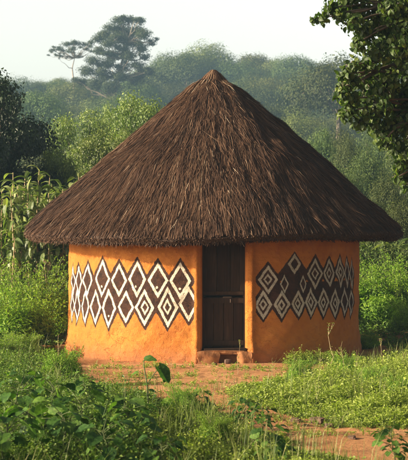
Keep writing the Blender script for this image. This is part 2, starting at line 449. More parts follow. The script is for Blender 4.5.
# ------------------------------------------------------------------ the hut
HX, HY, RW = .16, 21.7, 2.4
hut = empty('round_hut', (HX, HY, 0), 'round mud hut with ochre walls, diamond frieze and conical thatched roof', 'hut')
D0, D1 = -.215, .495      # doorway edges along the wall (metres from the front)
def wr(u, z):
    """wall radius"""
    P = np.stack([u * 1.0, z * 1.0, 0 * z], -1)
    r = RW + .022 * noise(P, 1.3, 3, 8) + .007 * noise(P, .22, 2, 9)
    r = r + .05 * np.exp(-(z / .28) ** 2) + .012 * (1 - z / 2.4)
    for e, sgn in ((D0, -1), (D1, 1)):
        d = (u - e) * sgn
        r = r + np.where(d >= -1e-6, .042 * np.exp(-((d - .055) / .05) ** 2), 0) * smooth(2.2, 1.9, z)
    return r
us = np.concatenate([np.linspace(-math.pi * RW, -3.9, 60)[:-1], np.linspace(-3.9, D0, 371)[:-1], np.linspace(D0, D1, 22)[:-1], np.linspace(D1, 3.9, 345)[:-1], np.linspace(3.9, math.pi * RW, 60)])
iD0 = 59 + 370; iD1 = iD0 + 21
us = np.unique(np.round(us, 6)); iD0 = int(np.argmin(abs(us - D0))); iD1 = int(np.argmin(abs(us - D1)))
zs = np.concatenate([np.linspace(-.15, .4, 30)[:-1], np.linspace(.4, 1.75, 136)[:-1], np.linspace(1.75, 2.4, 30)])
UU, ZZ = np.meshgrid(us, zs); RR = wr(UU, ZZ)
TH = UU / RW
WV = np.stack([RR * np.sin(TH), -RR * np.cos(TH), ZZ], -1)
def px2wall(px, py):
    th = 0.0
    for _ in range(60):
        Y = HY - RW * math.cos(th)
        s = ((px - 204) / F * Y - HX) / RW
        th = .5 * th + .5 * math.asin(max(-.995, min(.995, s)))
    Y = HY - RW * math.cos(th)
    return th * RW, HC + (240 - py) / F * Y
# diamonds: (px, py, half-height white, kind)
left_up = [(74.2, 281, 13, ''), (79, 281, 14, ''), (87.5, 280, 15, ''), (102.3, 278.5, 17.5, 'd'), (118.8, 279.5, 15, ''), (136.8, 279, 17, 'd'), (158.2, 280.2, 16, 'd'), (180.6, 281, 17, 'd')]
left_lo = [(73, 305, 14, ''), (77.5, 306, 15, ''), (85.8, 306, 15.5, ''), (96.2, 306.5, 16, ''), (109.8, 308, 18, 'd'), (126.3, 306.5, 15, ''), (145.5, 307.5, 17, 'r'), (167.8, 307, 18.5, 'r'), (189, 304, 16, '')]
right_up = [(267.8, 279.5, 13, 'r'), (294, 264.5, 9, 'm'), (315.6, 273.5, 14.5, 'r'), (329.4, 273, 13, 'r'), (339.6, 272, 14, 'r'), (346.5, 273, 13, ''), (351.5, 274, 13, '')]
right_lo = [(262.8, 304.5, 13, 'r'), (280.7, 304.8, 12.5, 'r'), (297.4, 303.5, 12, 'r'), (310.5, 302, 13, 'r'), (323, 302.5, 13, 'r'), (334.6, 303, 13, 'r'), (343.5, 302, 13, ''), (350, 303, 12, '')]
SDd = np.full(UU.shape, 1.0); SDw = np.full(UU.shape, 1.0)
def dia(u, z, a, b): return (np.abs(UU - u) / a + np.abs(ZZ - z) / b - 1) * a * b / math.hypot(a, b)
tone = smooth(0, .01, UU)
for row, wmul in ((left_up, 1), (left_lo, 1), (right_up, .85), (right_lo, .85)):
    cs = [px2wall(q[0], q[1]) for q in row]
    for k, ((u, z), q) in enumerate(zip(cs, row)):
        sp = []
        if k > 0: sp.append(u - cs[k - 1][0])
        if k < len(cs) - 1: sp.append(cs[k + 1][0] - u)
        sp = float(np.mean(sp))
        if q[3] == 'm': sp = .36
        if q[0] == 267.8: sp = .34
        a = min(sp * .41, .2); Yq = HY - RW * math.cos(u / RW); b = q[2] / F * Yq
        jit = rng.normal(0, .006, 2)
        w = min(.020, sp * .085) if wmul == 1 else min(.0195, sp * .095)
        if q[3] == 'm':
            SDd = np.minimum(SDd, dia(u, z - .16, .30, .36)); a = .10
        else:
            SDd = np.minimum(SDd, dia(u, z, sp * .66, b + .095 * wmul))
        SDw = np.minimum(SDw, np.abs(dia(u + jit[0], z + jit[1], a - .003, b - .010)) - w)
        if q[3] == 'd': SDw = np.minimum(SDw, np.hypot(UU - u + .01, ZZ - z + b * .45) - .017)
        if q[3] == 'r': SDw = np.minimum(SDw, np.abs(dia(u, z, a * .40, b * .36)) - .013)
        if q[3] == 's':
            sd = np.abs(dia(u + .02, z - .02, a * .55, b * .6)) - .012
            SDw = np.minimum(SDw, np.where((UU > u - .01) & (ZZ > z - .06), sd, 1))
        if q[3] == 'x':
            SDw = np.minimum(SDw, np.where(np.abs(UU - u) < a * 1.3, np.abs(ZZ - z - .3 * (UU - u)) - .012, 1))
    # tie the two rows together with one dark ground
# maroon squares and strokes between rows at the right side
for (px, py, a, b) in ((284, 284, .085, .17), (303, 284, .085, .17)):
    u, z = px2wall(px, py); SDw = np.minimum(SDw, np.abs(dia(u, z, a * .7, b * .7)) - .010)
for sgn, rowu, rowl in ((-1, left_up, left_lo), (1, right_up, right_lo)):
    a_ = px2wall(rowl[0][0], 293)[0]; b_ = px2wall(rowl[-1][0], 293)[0]
    zc = px2wall((rowl[0][0] + rowl[-1][0]) / 2, 293)[1]
    SDd = np.minimum(SDd, np.maximum(np.abs(ZZ - zc) - (.15 if sgn < 0 else .17), np.maximum(a_ + .02 - UU, UU - b_ + .02)))
lim = (UU > -3.72) & (UU < D0 - .10)
limr = (UU > D1 + .12) & (UU < 3.55)
edge = np.where(UU < .1, np.maximum(-3.72 - UU, UU - (D0 - .085)), np.maximum(D1 + .12 - UU, UU - 3.6))
SDd = np.maximum(SDd, edge); SDw = np.maximum(SDw, edge + .006)
nu, nz = len(us), len(zs)
ii, jj = np.meshgrid(np.arange(nu - 1), np.arange(nz - 1))
keep = ~((ii >= iD0) & (ii < iD1) & (zs[jj + 1] < 1.98))
q0 = (jj * nu + ii)[keep]
mb = MB(); mb.add(WV.reshape(-1, 3), np.stack([q0, q0 + 1, q0 + nu + 1, q0 + nu], -1), 0.5)
nouter = mb.n
# jambs, lintel soffit
zt = int(np.searchsorted(zs, 1.98)) - 1
for iu, inward in ((iD0, 1), (iD1, -1)):
    col = WV[:zt + 1, iu]; th = us[iu] / RW
    rad = np.array([math.sin(th), -math.cos(th), 0]); tan = np.array([math.cos(th), math.sin(th), 0]) * inward
    rows = []
    for dep, side in ((0, 0), (.012, .014), (.04, .022), (.10, .022), (.26, .02)):
        rows.append(col - rad * dep + tan * side)
    rows = np.array(rows); n = rows.shape[1]
    f = []
    for a in range(len(rows) - 1):
        for k in range(n - 1): f.append((a * n + k, (a + 1) * n + k, (a + 1) * n + k + 1, a * n + k + 1))
    mb.add(rows.reshape(-1, 3), f)
row = WV[zt, iD0:iD1 + 1]; ths = us[iD0:iD1 + 1] / RW
inn = row - np.stack([np.sin(ths), -np.cos(ths), 0 * ths], -1) * .26
n = len(row); mb.add(np.concatenate([row, inn]), [(k, k + 1, n + k + 1, n + k) for k in range(n - 1)])
# inner face of the wall
thn = np.linspace(us[iD1] / RW, us[iD0] / RW + 2 * math.pi, 90)
inr = []
for z in (-.1, 2.4): inr.append(np.stack([2.16 * np.sin(thn), -2.16 * np.cos(thn), np.full(90, z)], -1))
mb.add(np.concatenate(inr), [(k, 90 + k, 91 + k, k + 1) for k in range(89)])
pad = mb.n - nouter
mb.build('wall', M['wall'], hut, True, {'sd_dark': np.concatenate([SDd.ravel(), np.ones(pad)]), 'sd_white': np.concatenate([SDw.ravel(), np.ones(pad)]), 'tone': np.concatenate([tone.ravel() * .55, np.zeros(pad)])})

# door, set back in the opening
thd = (D0 + D1) / 2 / RW
def dp(s, dep, z):
    """point: s across, dep behind wall face radius 2.4"""
    r = RW - dep
    return np.array([r * math.sin(thd) + s * math.cos(thd), -r * math.cos(thd) + s * math.sin(thd), z])
def planks(mb, s0, s1, z0, z1, dep, k, th=.03):
    ed = np.linspace(s0, s1, k + 1)
    for i in range(k):
        a, b = ed[i] + .0035, ed[i + 1] - .0035
        box(mb, dp((a + b) / 2, dep + rng.uniform(-.003, .003), (z0 + z1) / 2), (b - a, th, z1 - z0 - rng.uniform(0, .012)), thd, rng.uniform(0, 1))
mb = MB(); planks(mb, -.30, .30, .24, .985, .165, 4); planks(mb, -.30, .30, 1.005, 1.92, .165, 3)
door = mb.build('door', M['wood'], hut)
for z, hgt, dep in ((.30, .07, .135), (.93, .075, .13), (1.045, .05, .132), (1.86, .07, .135)):
    mb = MB(); box(mb, dp(0, dep, z), (.60, .03, hgt), thd, .25, j=.002); mb.build('rail', M['wood'], door)
for s in (-.275, .275):
    mb = MB(); box(mb, dp(s, .134, 1.47), (.055, .031, .78), thd, .6, j=.002); mb.build('stile', M['wood'], door)
mb = MB(); box(mb, dp(.05, .108, .985), (.13, .016, .022), thd); tube(mb, [dp(.10, .112, .96), dp(.10, .085, .955), dp(.10, .085, .91), dp(.10, .112, .905)], .007, 6); mb.build('latch', M['iron'], door)
mb = MB()
for s in (-.325, .325): box(mb, dp(s, .15, 1.08), (.045, .09, 1.80), thd, .1, j=.003)
box(mb, dp(0, .15, 1.955), (.61, .085, .06), thd, .1)
mb.build('door_frame', M['wood'], hut)
# threshold of mud blocks with a gap under the sill board
def lump(mb, c, s, rz=0, a=.5, seed=0, amp=.14, boxy=.45):
    n = 9; g = np.linspace(-1, 1, n)
    for ax in range(3):
        for sg in (-1, 1):
            A, B = np.meshgrid(g, g); Cc = np.full_like(A, sg)
            st = [None] * 3; st[ax] = Cc; st[(ax + 1) % 3] = A; st[(ax + 2) % 3] = B
            v = np.stack(st, -1).reshape(-1, 3); l = np.linalg.norm(v, axis=1)[:, None]
            v = v * (boxy + (1 - boxy) / np.maximum(l, 1e-6) * 1.15)
            v = v * (1 + amp * noise(v + seed * 3.1, 1.7, 3, seed)[:, None])
            v = v * (np.asarray(s) / 2)
            cr, sr = math.cos(rz), math.sin(rz)
            v = np.stack([v[:, 0] * cr - v[:, 1] * sr, v[:, 0] * sr + v[:, 1] * cr, v[:, 2]], -1) + np.asarray(c)
            f = [(i * n + j, i * n + j + 1, (i + 1) * n + j + 1, (i + 1) * n + j) for i in range(n - 1) for j in range(n - 1)]
            if sg < 0: f = [q[::-1] for q in f]
            mb.add(v, f, a)
mb = MB(); lump(mb, dp(-.25, .09, .035), (.34, .34, .30), thd + .06, seed=1, amp=.16, boxy=.9); lump(mb, dp(.30, .09, .035), (.22, .32, .30), thd - .05, seed=2, amp=.16, boxy=.9); lump(mb, dp(.0, .07, .17), (.68, .22, .055), thd, seed=5, amp=.2, boxy=.9)
lump(mb, dp(0, .16, .06), (.50, .12, .16), thd, seed=3, amp=.08)
thr = mb.build('threshold', M['mud'], hut, True)
mb = MB(); box(mb, dp(.01, .06, .215), (.62, .17, .035), thd, .7, j=.004); mb.build('sill_board', M['wood'], thr)
mb = MB(); lump(mb, dp(.05, -.06, .035), (.10, .08, .08), .3, seed=6); mb.build('loose_clod', M['clod'], thr)

# roof
ZT, RT, ZA = 1.975, 3.11, 4.66
SL = math.hypot(RT, ZA - ZT)
def roofprof(s):
    """s 0..1 apex to eave along the outside: radius, height"""
    r = RT * s; z = ZA - (ZA - ZT) * s + .06 * np.sin(np.pi * s ** .8) - .17 * np.exp(-(s / .06) ** 2)
    return r, z
def rbump(th, s):
    P = np.stack([s * 3.0 * np.cos(th), s * 3.0 * np.sin(th), s * 2], -1)
    return .05 * noise(P, 1.6, 3, 12) + .016 * noise(P, .45, 2, 13)
nt_, ns = 160, 40
tt = np.linspace(0, 2 * math.pi, nt_, endpoint=False); ss = np.linspace(0.002, 1, ns)
TT, SS = np.meshgrid(tt, ss); r_, z_ = roofprof(SS); z_ = z_ - .035 + rbump(TT, SS)
under = []
eavew = -.085 * np.exp(-((((tt + math.pi) % (2 * math.pi)) - math.pi + .40) / .62) ** 2) + .02 * noise(np.stack([np.cos(tt) * 3, np.sin(tt) * 3], -1), 1.0, 3, 14)
for (dr, dz) in ((.0, -.045), (-.045, -.10), (-.13, -.125), (-.33, -.03), (-.75, .32), (-3.05, 2.2)):
    under.append(np.stack([(RT + dr) * np.sin(tt), -(RT + dr) * np.cos(tt), ZT + dz + eavew], -1))
top = np.stack([r_ * np.sin(TT), -r_ * np.cos(TT), z_ + eavew[None] * smooth(.6, 1, SS)], -1)
rows = np.concatenate([top, np.array(under)], 0)
f = []
for i in range(len(rows) - 1):
    for k in range(nt_):
        k2 = (k + 1) % nt_; f.append((i * nt_ + k, (i + 1) * nt_ + k, (i + 1) * nt_ + k2, i * nt_ + k2))
mb = MB(); mb.add(rows.reshape(-1, 3), f, .12)
def eave_at(th): return np.interp(np.mod(th, 2 * math.pi), np.append(tt, 2 * math.pi), np.append(eavew, eavew[0]))
def strands(n, s_lo, s_hi, Lr, lift0, lift1, width, pw=2.0, bias=0.0, yaw=.07):
    th = rng.uniform(0, 2 * math.pi, n)
    s1 = (s_lo ** pw + (s_hi ** pw - s_lo ** pw) * rng.uniform(0, 1, n)) ** (1 / pw)     # lower end
    L = rng.uniform(*Lr, n); s0 = np.maximum(s1 - L / SL, .004)
    yw = rng.normal(0, yaw, n) + .10 * noise(np.stack([np.cos(th) * s1 * 3, np.sin(th) * s1 * 3], -1), .5, 2, 15)
    l0 = rng.uniform(*lift0, n); l1 = rng.uniform(*lift1, n)
    nrm_r, nrm_z = (ZA - ZT) / SL, RT / SL
    cl = .022 * noise(np.stack([th * 14 * s1, s1 * 4.5], -1), 1.0, 3, 18)
    l0 = l0 + cl; l1 = l1 + cl
    pts = []
    for t, lf in ((0, l0), (.5, .5 * (l0 + l1) + .006), (1, l1)):
        s = s0 + (s1 - s0) * t
        r, z = roofprof(s)
        z = z + rbump(th, s) + eave_at(th) * smooth(.6, 1, s)
        lat = (t - .5) * L * np.sin(yw)
        r2 = r + lf * nrm_r; z2 = z + lf * nrm_z
        a = th
        p = np.stack([r2 * np.sin(a) + lat * np.cos(a), -r2 * np.cos(a) + lat * np.sin(a), z2], -1)
        pts.append(p)
    side = np.stack([np.cos(th), np.sin(th), 0 * th], -1)
    tilt = rng.normal(0, .6, n)[:, None]
    nv = np.stack([np.sin(th) * nrm_r, -np.cos(th) * nrm_r, np.full(n, nrm_z)], -1)
    side = norm(side + nv * tilt)
    w = (rng.uniform(*width, n) / 2)[:, None]
    Vv = np.stack([pts[0] - side * w, pts[0] + side * w, pts[1] - side * w, pts[1] + side * w, pts[2] - side * w * .3, pts[2] + side * w * .3], 1)
    tf = np.array([(0, 2, 3, 1), (2, 4, 5, 3)])
    Fc = (tf[None] + (np.arange(n) * 6)[:, None, None]).reshape(-1, 4)
    streak = noise(np.stack([th * 9, s1 * 2.2], -1), 1.3, 3, 16) * .20 + noise(np.stack([th * 30, s1 * 4], -1), 1.0, 2, 17) * .14
    front = np.exp(-(((th + math.pi) % (2 * math.pi) - math.pi + .05) / .55) ** 2)
    a = np.clip(rng.beta(1.6, 2.6, n) * .8 + streak + bias + .07 * front + np.where(rng.uniform(0, 1, n) < .035, .35, 0) + .16 * np.exp(-(s1 / .13) ** 2), 0, 1)
    mb.add(Vv.reshape(-1, 3), Fc, np.repeat(a, 6))
strands(84000, .03, 1.0, (.2, .5), (-.03, .012), (.0, .035), (.005, .011))
strands(52000, .03, 1.004, (.10, .30), (.0, .025), (.010, .05), (.0035, .0065), bias=.05, yaw=.18)
strands(1800, .02, .22, (.15, .4), (.0, .02), (.01, .04), (.006, .011), pw=1.5, bias=.3, yaw=.2)
strands(350, .1, 1.0, (.2, .4), (.02, .03), (.05, .10), (.003, .005), bias=.1, yaw=.3)
# eave thickness: cut straw ends in the rim
n = 24000
th = rng.uniform(0, 2 * math.pi, n); dep = rng.uniform(0, 1, n)
r1 = RT + .015 - .17 * dep ** 1.6 + rng.normal(0, .015, n); z1 = ZT - .02 - .125 * dep ** .8 + eave_at(th) + rng.normal(0, .013, n)
L = rng.uniform(.12, .3, n)
dn = np.stack([np.sin(th) * .72, -np.cos(th) * .72, np.full(n, -.69)], -1) + rng.normal(0, .10, (n, 3)); dn = norm(dn)
p1 = np.stack([r1 * np.sin(th), -r1 * np.cos(th), z1], -1); p0 = p1 - dn * L[:, None]
side = norm(np.stack([np.cos(th), np.sin(th), 0 * th], -1) + rng.normal(0, .4, (n, 3))) * rng.uniform(.0035, .006, n)[:, None]
Vv = np.stack([p0 - side, p1 - side, p1 + side, p0 + side], 1)
mb.add(Vv.reshape(-1, 3), np.arange(n * 4).reshape(-1, 4), np.repeat(np.clip(rng.beta(1.5, 3, n) + .05, 0, 1), 4))
n = 3200
th = rng.uniform(0, 2 * math.pi, n); r1 = RT - .02 - .16 * rng.uniform(0, 1, n) ** 2; z1 = ZT - .10 - .05 * rng.uniform(0, 1, n) + eave_at(th) + rng.normal(0, .022, n)
dn = norm(np.stack([np.sin(th) * .5, -np.cos(th) * .5, np.full(n, -.8)], -1) + rng.normal(0, .22, (n, 3))); p1 = np.stack([r1 * np.sin(th), -r1 * np.cos(th), z1], -1); p0 = p1 - dn * .16
side = norm(np.stack([np.cos(th), np.sin(th), 0 * th], -1)) * rng.uniform(.003, .006, n)[:, None]
mb.add(np.stack([p0 - side, p1 - side * .4, p1 + side * .4, p0 + side], 1).reshape(-1, 3), np.arange(n * 4).reshape(-1, 4), np.repeat(np.clip(rng.beta(1.5, 2.5, n), 0, 1), 4))
roof = mb.build('roof', M['thatch'], hut)
# bound crown of the thatch
mb = MB(); n = 900
th = rng.uniform(0, 2 * math.pi, n); r0 = rng.uniform(0, .05, n); r1 = rng.uniform(.16, .34, n)
zt_ = ZA + .0 + rng.uniform(-.02, .02, n)
p0 = np.stack([r0 * np.sin(th), -r0 * np.cos(th), zt_], -1)
p1 = np.stack([r1 * np.sin(th), -r1 * np.cos(th), ZA - .02 - (ZA - ZT) / RT * r1 + rng.uniform(.01, .05, n)], -1)
pm = (p0 + p1) / 2 + np.array([0, 0, .03])
side = norm(np.stack([np.cos(th), np.sin(th), 0 * th], -1)) * rng.uniform(.004, .007, n)[:, None]
Vv = np.stack([p0 - side, p0 + side, pm - side, pm + side, p1 - side * .5, p1 + side * .5], 1)
mb.add(Vv.reshape(-1, 3), (np.array([(0, 2, 3, 1), (2, 4, 5, 3)])[None] + (np.arange(n) * 6)[:, None, None]).reshape(-1, 4), np.repeat(rng.uniform(.2, .85, n), 6))
cap = mb.build('roof_cap', M['thatch'], roof)
ring = [(.085 * math.cos(t), .085 * math.sin(t), ZA - .10) for t in np.linspace(0, 2 * math.pi, 17)]
mb = MB(); tube(mb, ring, .012, 6, .35, False); mb.build('binding', M['thatch'], roof)

# ------------------------------------------------------------------ trees
TS, TM, TH_, TL = T_small(), T_med(), T_heart(), T_long()
def clump_leaves(mb, T, cen, rad, n, L, W, upb=.35, squash=.75, inner=.45, tonefn=None, droop=0.0, nn=.55):
    d = norm(rng.normal(0, 1, (n, 3)))
    rr = rad * (inner + (1 - inner) * rng.uniform(0, 1, n) ** .6)
    lump_ = 1 + .30 * noise(d * 1.0 + np.asarray(cen) * .7, .9, 2, 20)
    off = d * (rr * lump_)[:, None]; off[:, 2] *= squash
    P = np.asarray(cen) + off
    N = norm(d + rng.normal(0, nn, (n, 3)) + np.array([0, 0, upb]))
    D = norm(np.cross(N, rng.normal(0, 1, (n, 3)))); D[:, 2] -= droop; 
    sz = rng.uniform(.7, 1.3, n)
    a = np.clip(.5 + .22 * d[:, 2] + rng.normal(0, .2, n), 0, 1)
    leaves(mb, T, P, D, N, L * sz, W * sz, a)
def dome_tree_meshes(tag_, H, cr, ch, K, nl, leafL, mat, bark, trunk_r, squash=.75, T=TS, clr=.34, thin=1.0, droop=0., seed_top=0, nn=.55, coh=False):
    """tree with crown radius cr, crown height ch, total height H"""
    cents = []
    tries = 0
    while len(cents) < K and tries < 4000:
        tries += 1
        d = norm(rng.normal(0, 1, 3)); d[2] = abs(d[2]) * 1.1 - .25
        rr = rng.uniform(.35, .95) if not coh else rng.uniform(.60, .74)
        if coh: d[2] = abs(d[2]) * 1.25 - .3
        c = np.array([d[0] * cr * rr, d[1] * cr * rr, H - ch / 2 + d[2] * ch * .5 * rr])
        if all(np.linalg.norm((c - e) / [1, 1, ch / cr / 1.2]) > cr * .27 for e in cents): cents.append(c)
    crown = MB(); tr = MB()
    z0 = H - ch
    tp = np.array([[0, 0, -.3], [rng.normal(0, .05 * cr), rng.normal(0, .05 * cr), max(z0, H * .15)], [rng.normal(0, .1 * cr), rng.normal(0, .1 * cr), H - ch * .45]])
    tube(tr, tp, [trunk_r * 1.3, trunk_r, trunk_r * .5], 7)
    for c in cents:
        t = rng.uniform(.35, 1); st = tp[1] + (tp[2] - tp[1]) * t
        tube(tr, curve_pts(st, c, 5, .06, .03), np.linspace(trunk_r * .38, trunk_r * .08, 5), 4)
        rad = cr * clr * rng.uniform(.75, 1.25)
        clump_leaves(crown, T, c, rad, int(nl / K), leafL, leafL * .6, squash=squash, inner=.35, droop=droop, nn=nn)
    return tr.mesh(tag_ + '_trunk', bark, True), crown.mesh(tag_ + '_crown', mat)
def make_tree(name, loc, me, label, group=None, cat='tree', rz=0, sc=1):
    r = empty(name, loc, label, cat, group, rz); link('trunk', me[0], r); link('crown', me[1], r)
    r.scale = (sc,) * 3 if np.isscalar(sc) else sc
    return r
def gz(x, y): return float(terrain(np.array(x), np.array(y)))

def stand(px, Y, top_py, H):
    """location and scale so that a tree of height H tops out at top_py"""
    x = (px - 204) / F * Y; z = gz(x, Y); s = (HC + (240 - top_py) / F * Y - z) / H
    return (x, Y, z), s
# --- the forested hill
protos = []
for k in range(7):
    H = rng.uniform(7.5, 11); cr = rng.uniform(4.2, 5.8)
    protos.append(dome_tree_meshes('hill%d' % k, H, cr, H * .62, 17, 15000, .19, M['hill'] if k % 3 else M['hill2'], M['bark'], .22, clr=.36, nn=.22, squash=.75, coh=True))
cand = []
y = 66.0
while y < 276:
    sp = 11.2 + (y - 66) * .014
    half = .168 * y + 5
    x = -half + rng.uniform(0, sp)
    while x < half:
        cand.append((x + rng.normal(0, 1.3), y + rng.normal(0, 1.6))); x += sp * rng.uniform(.9, 1.15)
    y += sp * (.93 + (y - 66) * .0012)
ridge = [(px, Y, tp) for px, Y, tp in ((150, 238, 66), (168, 240, 62), (186, 236, 56), (206, 244, 50), (222, 240, 55), (238, 236, 60), (254, 242, 52), (276, 238, 58), (296, 226, 63), (322, 230, 66), (346, 236, 70), (372, 236, 74), (20, 236, 76), (42, 240, 80), (-4, 238, 74), (58, 238, 86), (76, 236, 84), (94, 240, 82), (112, 238, 78), (132, 236, 74), (66, 190, 104), (98, 186, 106), (38, 192, 100), (128, 190, 100), (70, 208, 88), (84, 206, 90), (112, 198, 96), (126, 198, 97), (98, 200, 96), (140, 204, 92), (306, 190, 82), (268, 196, 84), (340, 186, 92), (246, 190, 80), (288, 160, 104), (328, 150, 116), (262, 150, 112))]
cand += [((px - 204) / F * Y, Y) for px, Y in ((112, 192), (124, 190), (135, 194), (100, 193), (64, 200), (74, 196), (84, 203), (90, 215), (104, 218), (150, 214), (165, 212), (178, 216), (158, 205), (146, 196), (118, 178), (92, 182))]
for k in range(3):
    H = rng.uniform(6.5, 8.5); cr = rng.uniform(3.6, 4.8)
    protos.append(dome_tree_meshes('slope%d' % k, H, cr, H * .75, 30, 22000, .14, M['hill'] if k % 2 else M['hill2'], M['bark'], .2, clr=.30, nn=.35, coh=True))
roots = {}
for (x, y) in cand:
    pxx = 204 + F * x / y
    if pxx < 175: lab, grp = 'hazy round crowned tree in the forest on the hillside left of the roof peak', 'hillside trees left of the roof peak'
    elif pxx < 250: lab, grp = 'hazy round crowned tree on the hillside straight behind the roof peak', 'hillside trees behind the roof peak'
    else: lab, grp = 'hazy round crowned tree in the forest on the hillside right of the roof peak', 'hillside trees right of the roof peak'
    k = int(rng.integers(0, 7)) if y > 125 else int(rng.integers(7, 10)); s = rng.choice([rng.uniform(.5, .8), rng.uniform(.8, 1.05), rng.uniform(1.1, 1.4)]); s = min(s, .62) if (pxx < 172 and y > 170) else s
    loc = (x, y, gz(x, y) - .2); rz = rng.uniform(0, 6.28)
    if k not in roots:
        roots[k] = make_tree('hillside_tree', loc, protos[k], lab, grp, rz=rz, sc=s)
    else:
        copy_tree(roots[k], loc, rz, (s * rng.uniform(.85, 1.2), s * rng.uniform(.85, 1.2), s * rng.uniform(.85, 1.15)), lab, grp)

for i, (px, Y, tp) in enumerate(ridge):
    loc, s = stand(px, Y, tp, 9.0); kk = i % 7
    side_ = 'left of the roof peak' if px < 175 else 'behind the roof peak' if px < 250 else 'right of the roof peak'
    lab, grp = {'left of the roof peak': ('hazy round crowned tree in the forest on the hillside left of the roof peak', 'hillside trees left of the roof peak'), 'behind the roof peak': ('hazy round crowned tree on the hillside straight behind the roof peak', 'hillside trees behind the roof peak'), 'right of the roof peak': ('hazy round crowned tree in the forest on the hillside right of the roof peak', 'hillside trees right of the roof peak')}[side_]
    s = max(.85 if px > 175 else .35, min(s, 1.6)); copy_tree(roots[kk], loc, rng.uniform(0, 6.28), (s * .95, s * .95, s), lab, grp)

# --- two outstanding trees on the skyline
def shaped_tree(name, label, base, clumps, mat, bark, tr_r, leafL, per, squash=.5, forks=None, cat='tree'):
    """clumps in world coordinates relative to base: (x,y,z,r)"""
    root = empty(name, base, label, cat)
    cr = MB(); tr = MB()
    zmax = max(c[2] for c in clumps)
    if forks is None: forks = [(0, 0, zmax * .3), (0, 0, zmax * .55), (0, 0, zmax * .8)]
    P = np.array([(0, 0, -.5)] + list(forks), float)
    tube(tr, P, np.linspace(tr_r * 1.2, tr_r * .35, len(P)), 8)
    for (x, y, z, r) in clumps:
        c = np.array([x, y, z]); ok = [p for p in P[1:] if p[2] < z - .05] or [P[1]]
        st = min(ok, key=lambda p: np.linalg.norm(p - c))
        tube(tr, curve_pts(st, c - [0, 0, r * squash * .4], 6, -.05, .03), np.linspace(tr_r * .4, tr_r * .08, 6), 5)
        for _ in range(3):
            e = c + rng.normal(0, 1, 3) * [r * .5, r * .5, r * squash * .3]
            tube(tr, curve_pts(c - [0, 0, r * squash * .4], e, 4, .05, .04), np.linspace(tr_r * .1, tr_r * .04, 4), 4)
        clump_leaves(cr, TS, c, r, int(per * r * r), leafL, leafL * .6, squash=squash, inner=.0)
    tr.build('trunk', bark, root, True); cr.build('crown', mat, root)
    return root
Y0 = 205.; k = Y0 / F; bx, by = (118 - 204) * k, Y0; bz = gz(bx, by)
def rel(px, py, r, dy=None): return ((px - 118) * k, rng.uniform(-2.5, 2.5) if dy is None else dy, HC + (240 - py) * k - bz, r * k)
tall = [(118, 20, 8), (128, 19, 9), (140, 21, 7), (111, 28, 9), (122, 29, 11), (136, 30, 10), (104, 36, 10), (97, 39, 7), (118, 38, 11), (131, 40, 11), (144, 37, 10), (151, 41, 6), (110, 46, 9), (124, 49, 10), (141, 48, 9),
        (100, 52, 8), (114, 55, 10), (130, 58, 9), (145, 57, 7), (94, 62, 9), (108, 64, 10), (122, 67, 10), (138, 66, 9), (88, 71, 10), (103, 75, 11), (120, 77, 11), (136, 76, 10), (148, 70, 8), (80, 80, 9), (95, 84, 10), (112, 87, 11), (130, 88, 11), (146, 84, 9)]
tall = tall + [(px + rng.uniform(-6, 6), py + rng.uniform(-3, 5), r * rng.uniform(.35, .6)) for px, py, r in tall for _ in range(2)]
tall = [rel(*q) for q in tall]
shaped_tree('emergent_tree', 'tallest tree on the skyline, airy layered crown towering left of the roof peak', (bx, by, bz), tall, M['lone'], M['palebark'], .36, .22, 520, .62,
            [(0, 0, 5), (-.6, .2, 9), (-.2, 0, 12.5), (.8, 0, 15.5), (1.2, 0, 18)])
Y0 = 215.; k = Y0 / F; bx, by = (74 - 204) * k, Y0; bz = gz(bx, by)
def rel(px, py, r, dy=None): return ((px - 74) * k, rng.uniform(-1.8, 1.8) if dy is None else dy, HC + (240 - py) * k - bz, r * k)
umb = [(58, 47, 5.5), (66, 43, 7), (75, 42, 7.5), (84, 43, 6.5), (54, 51, 4.5), (63, 50, 5), (72, 49, 6), (86, 48, 5), (79, 55, 4), (61, 57, 3.5), (50, 50, 3), (91, 51, 3.5), (70, 53, 4), (89, 45, 4), (56, 55, 3)]
umb = [rel(*q) for q in umb + [(px + rng.normal(0, 4), py + rng.normal(0, 2), r * .5) for px, py, r in umb for _ in range(2)]]
shaped_tree('umbrella_tree', 'flat topped thin umbrella shaped tree on the skyline at the far left', (bx, by, bz), umb, M['lone'], M['palebark'], .16, .17, 420, .42,
            [(0, 0, HC + (240 - 85) * k - bz), (-.3, 0, HC + (240 - 68) * k - bz), (.1, 0, HC + (240 - 58) * k - bz)])

# --- trees of the middle distance, each from its own meshes
mt = {}
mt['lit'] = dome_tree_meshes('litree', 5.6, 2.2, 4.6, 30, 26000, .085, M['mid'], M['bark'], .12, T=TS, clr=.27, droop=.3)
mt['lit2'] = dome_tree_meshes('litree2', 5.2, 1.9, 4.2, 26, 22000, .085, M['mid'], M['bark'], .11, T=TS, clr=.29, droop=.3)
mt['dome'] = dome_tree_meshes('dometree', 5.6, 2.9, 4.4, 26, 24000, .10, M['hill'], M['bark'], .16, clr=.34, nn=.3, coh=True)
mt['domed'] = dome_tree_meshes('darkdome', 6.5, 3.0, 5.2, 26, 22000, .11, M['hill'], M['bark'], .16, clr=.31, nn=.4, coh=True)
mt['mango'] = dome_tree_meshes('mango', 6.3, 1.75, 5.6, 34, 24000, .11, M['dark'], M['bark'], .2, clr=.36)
CR = {'mango': 1.75, 'lit': 2.2, 'lit2': 1.9, 'dome': 2.9, 'domed': 3.0}
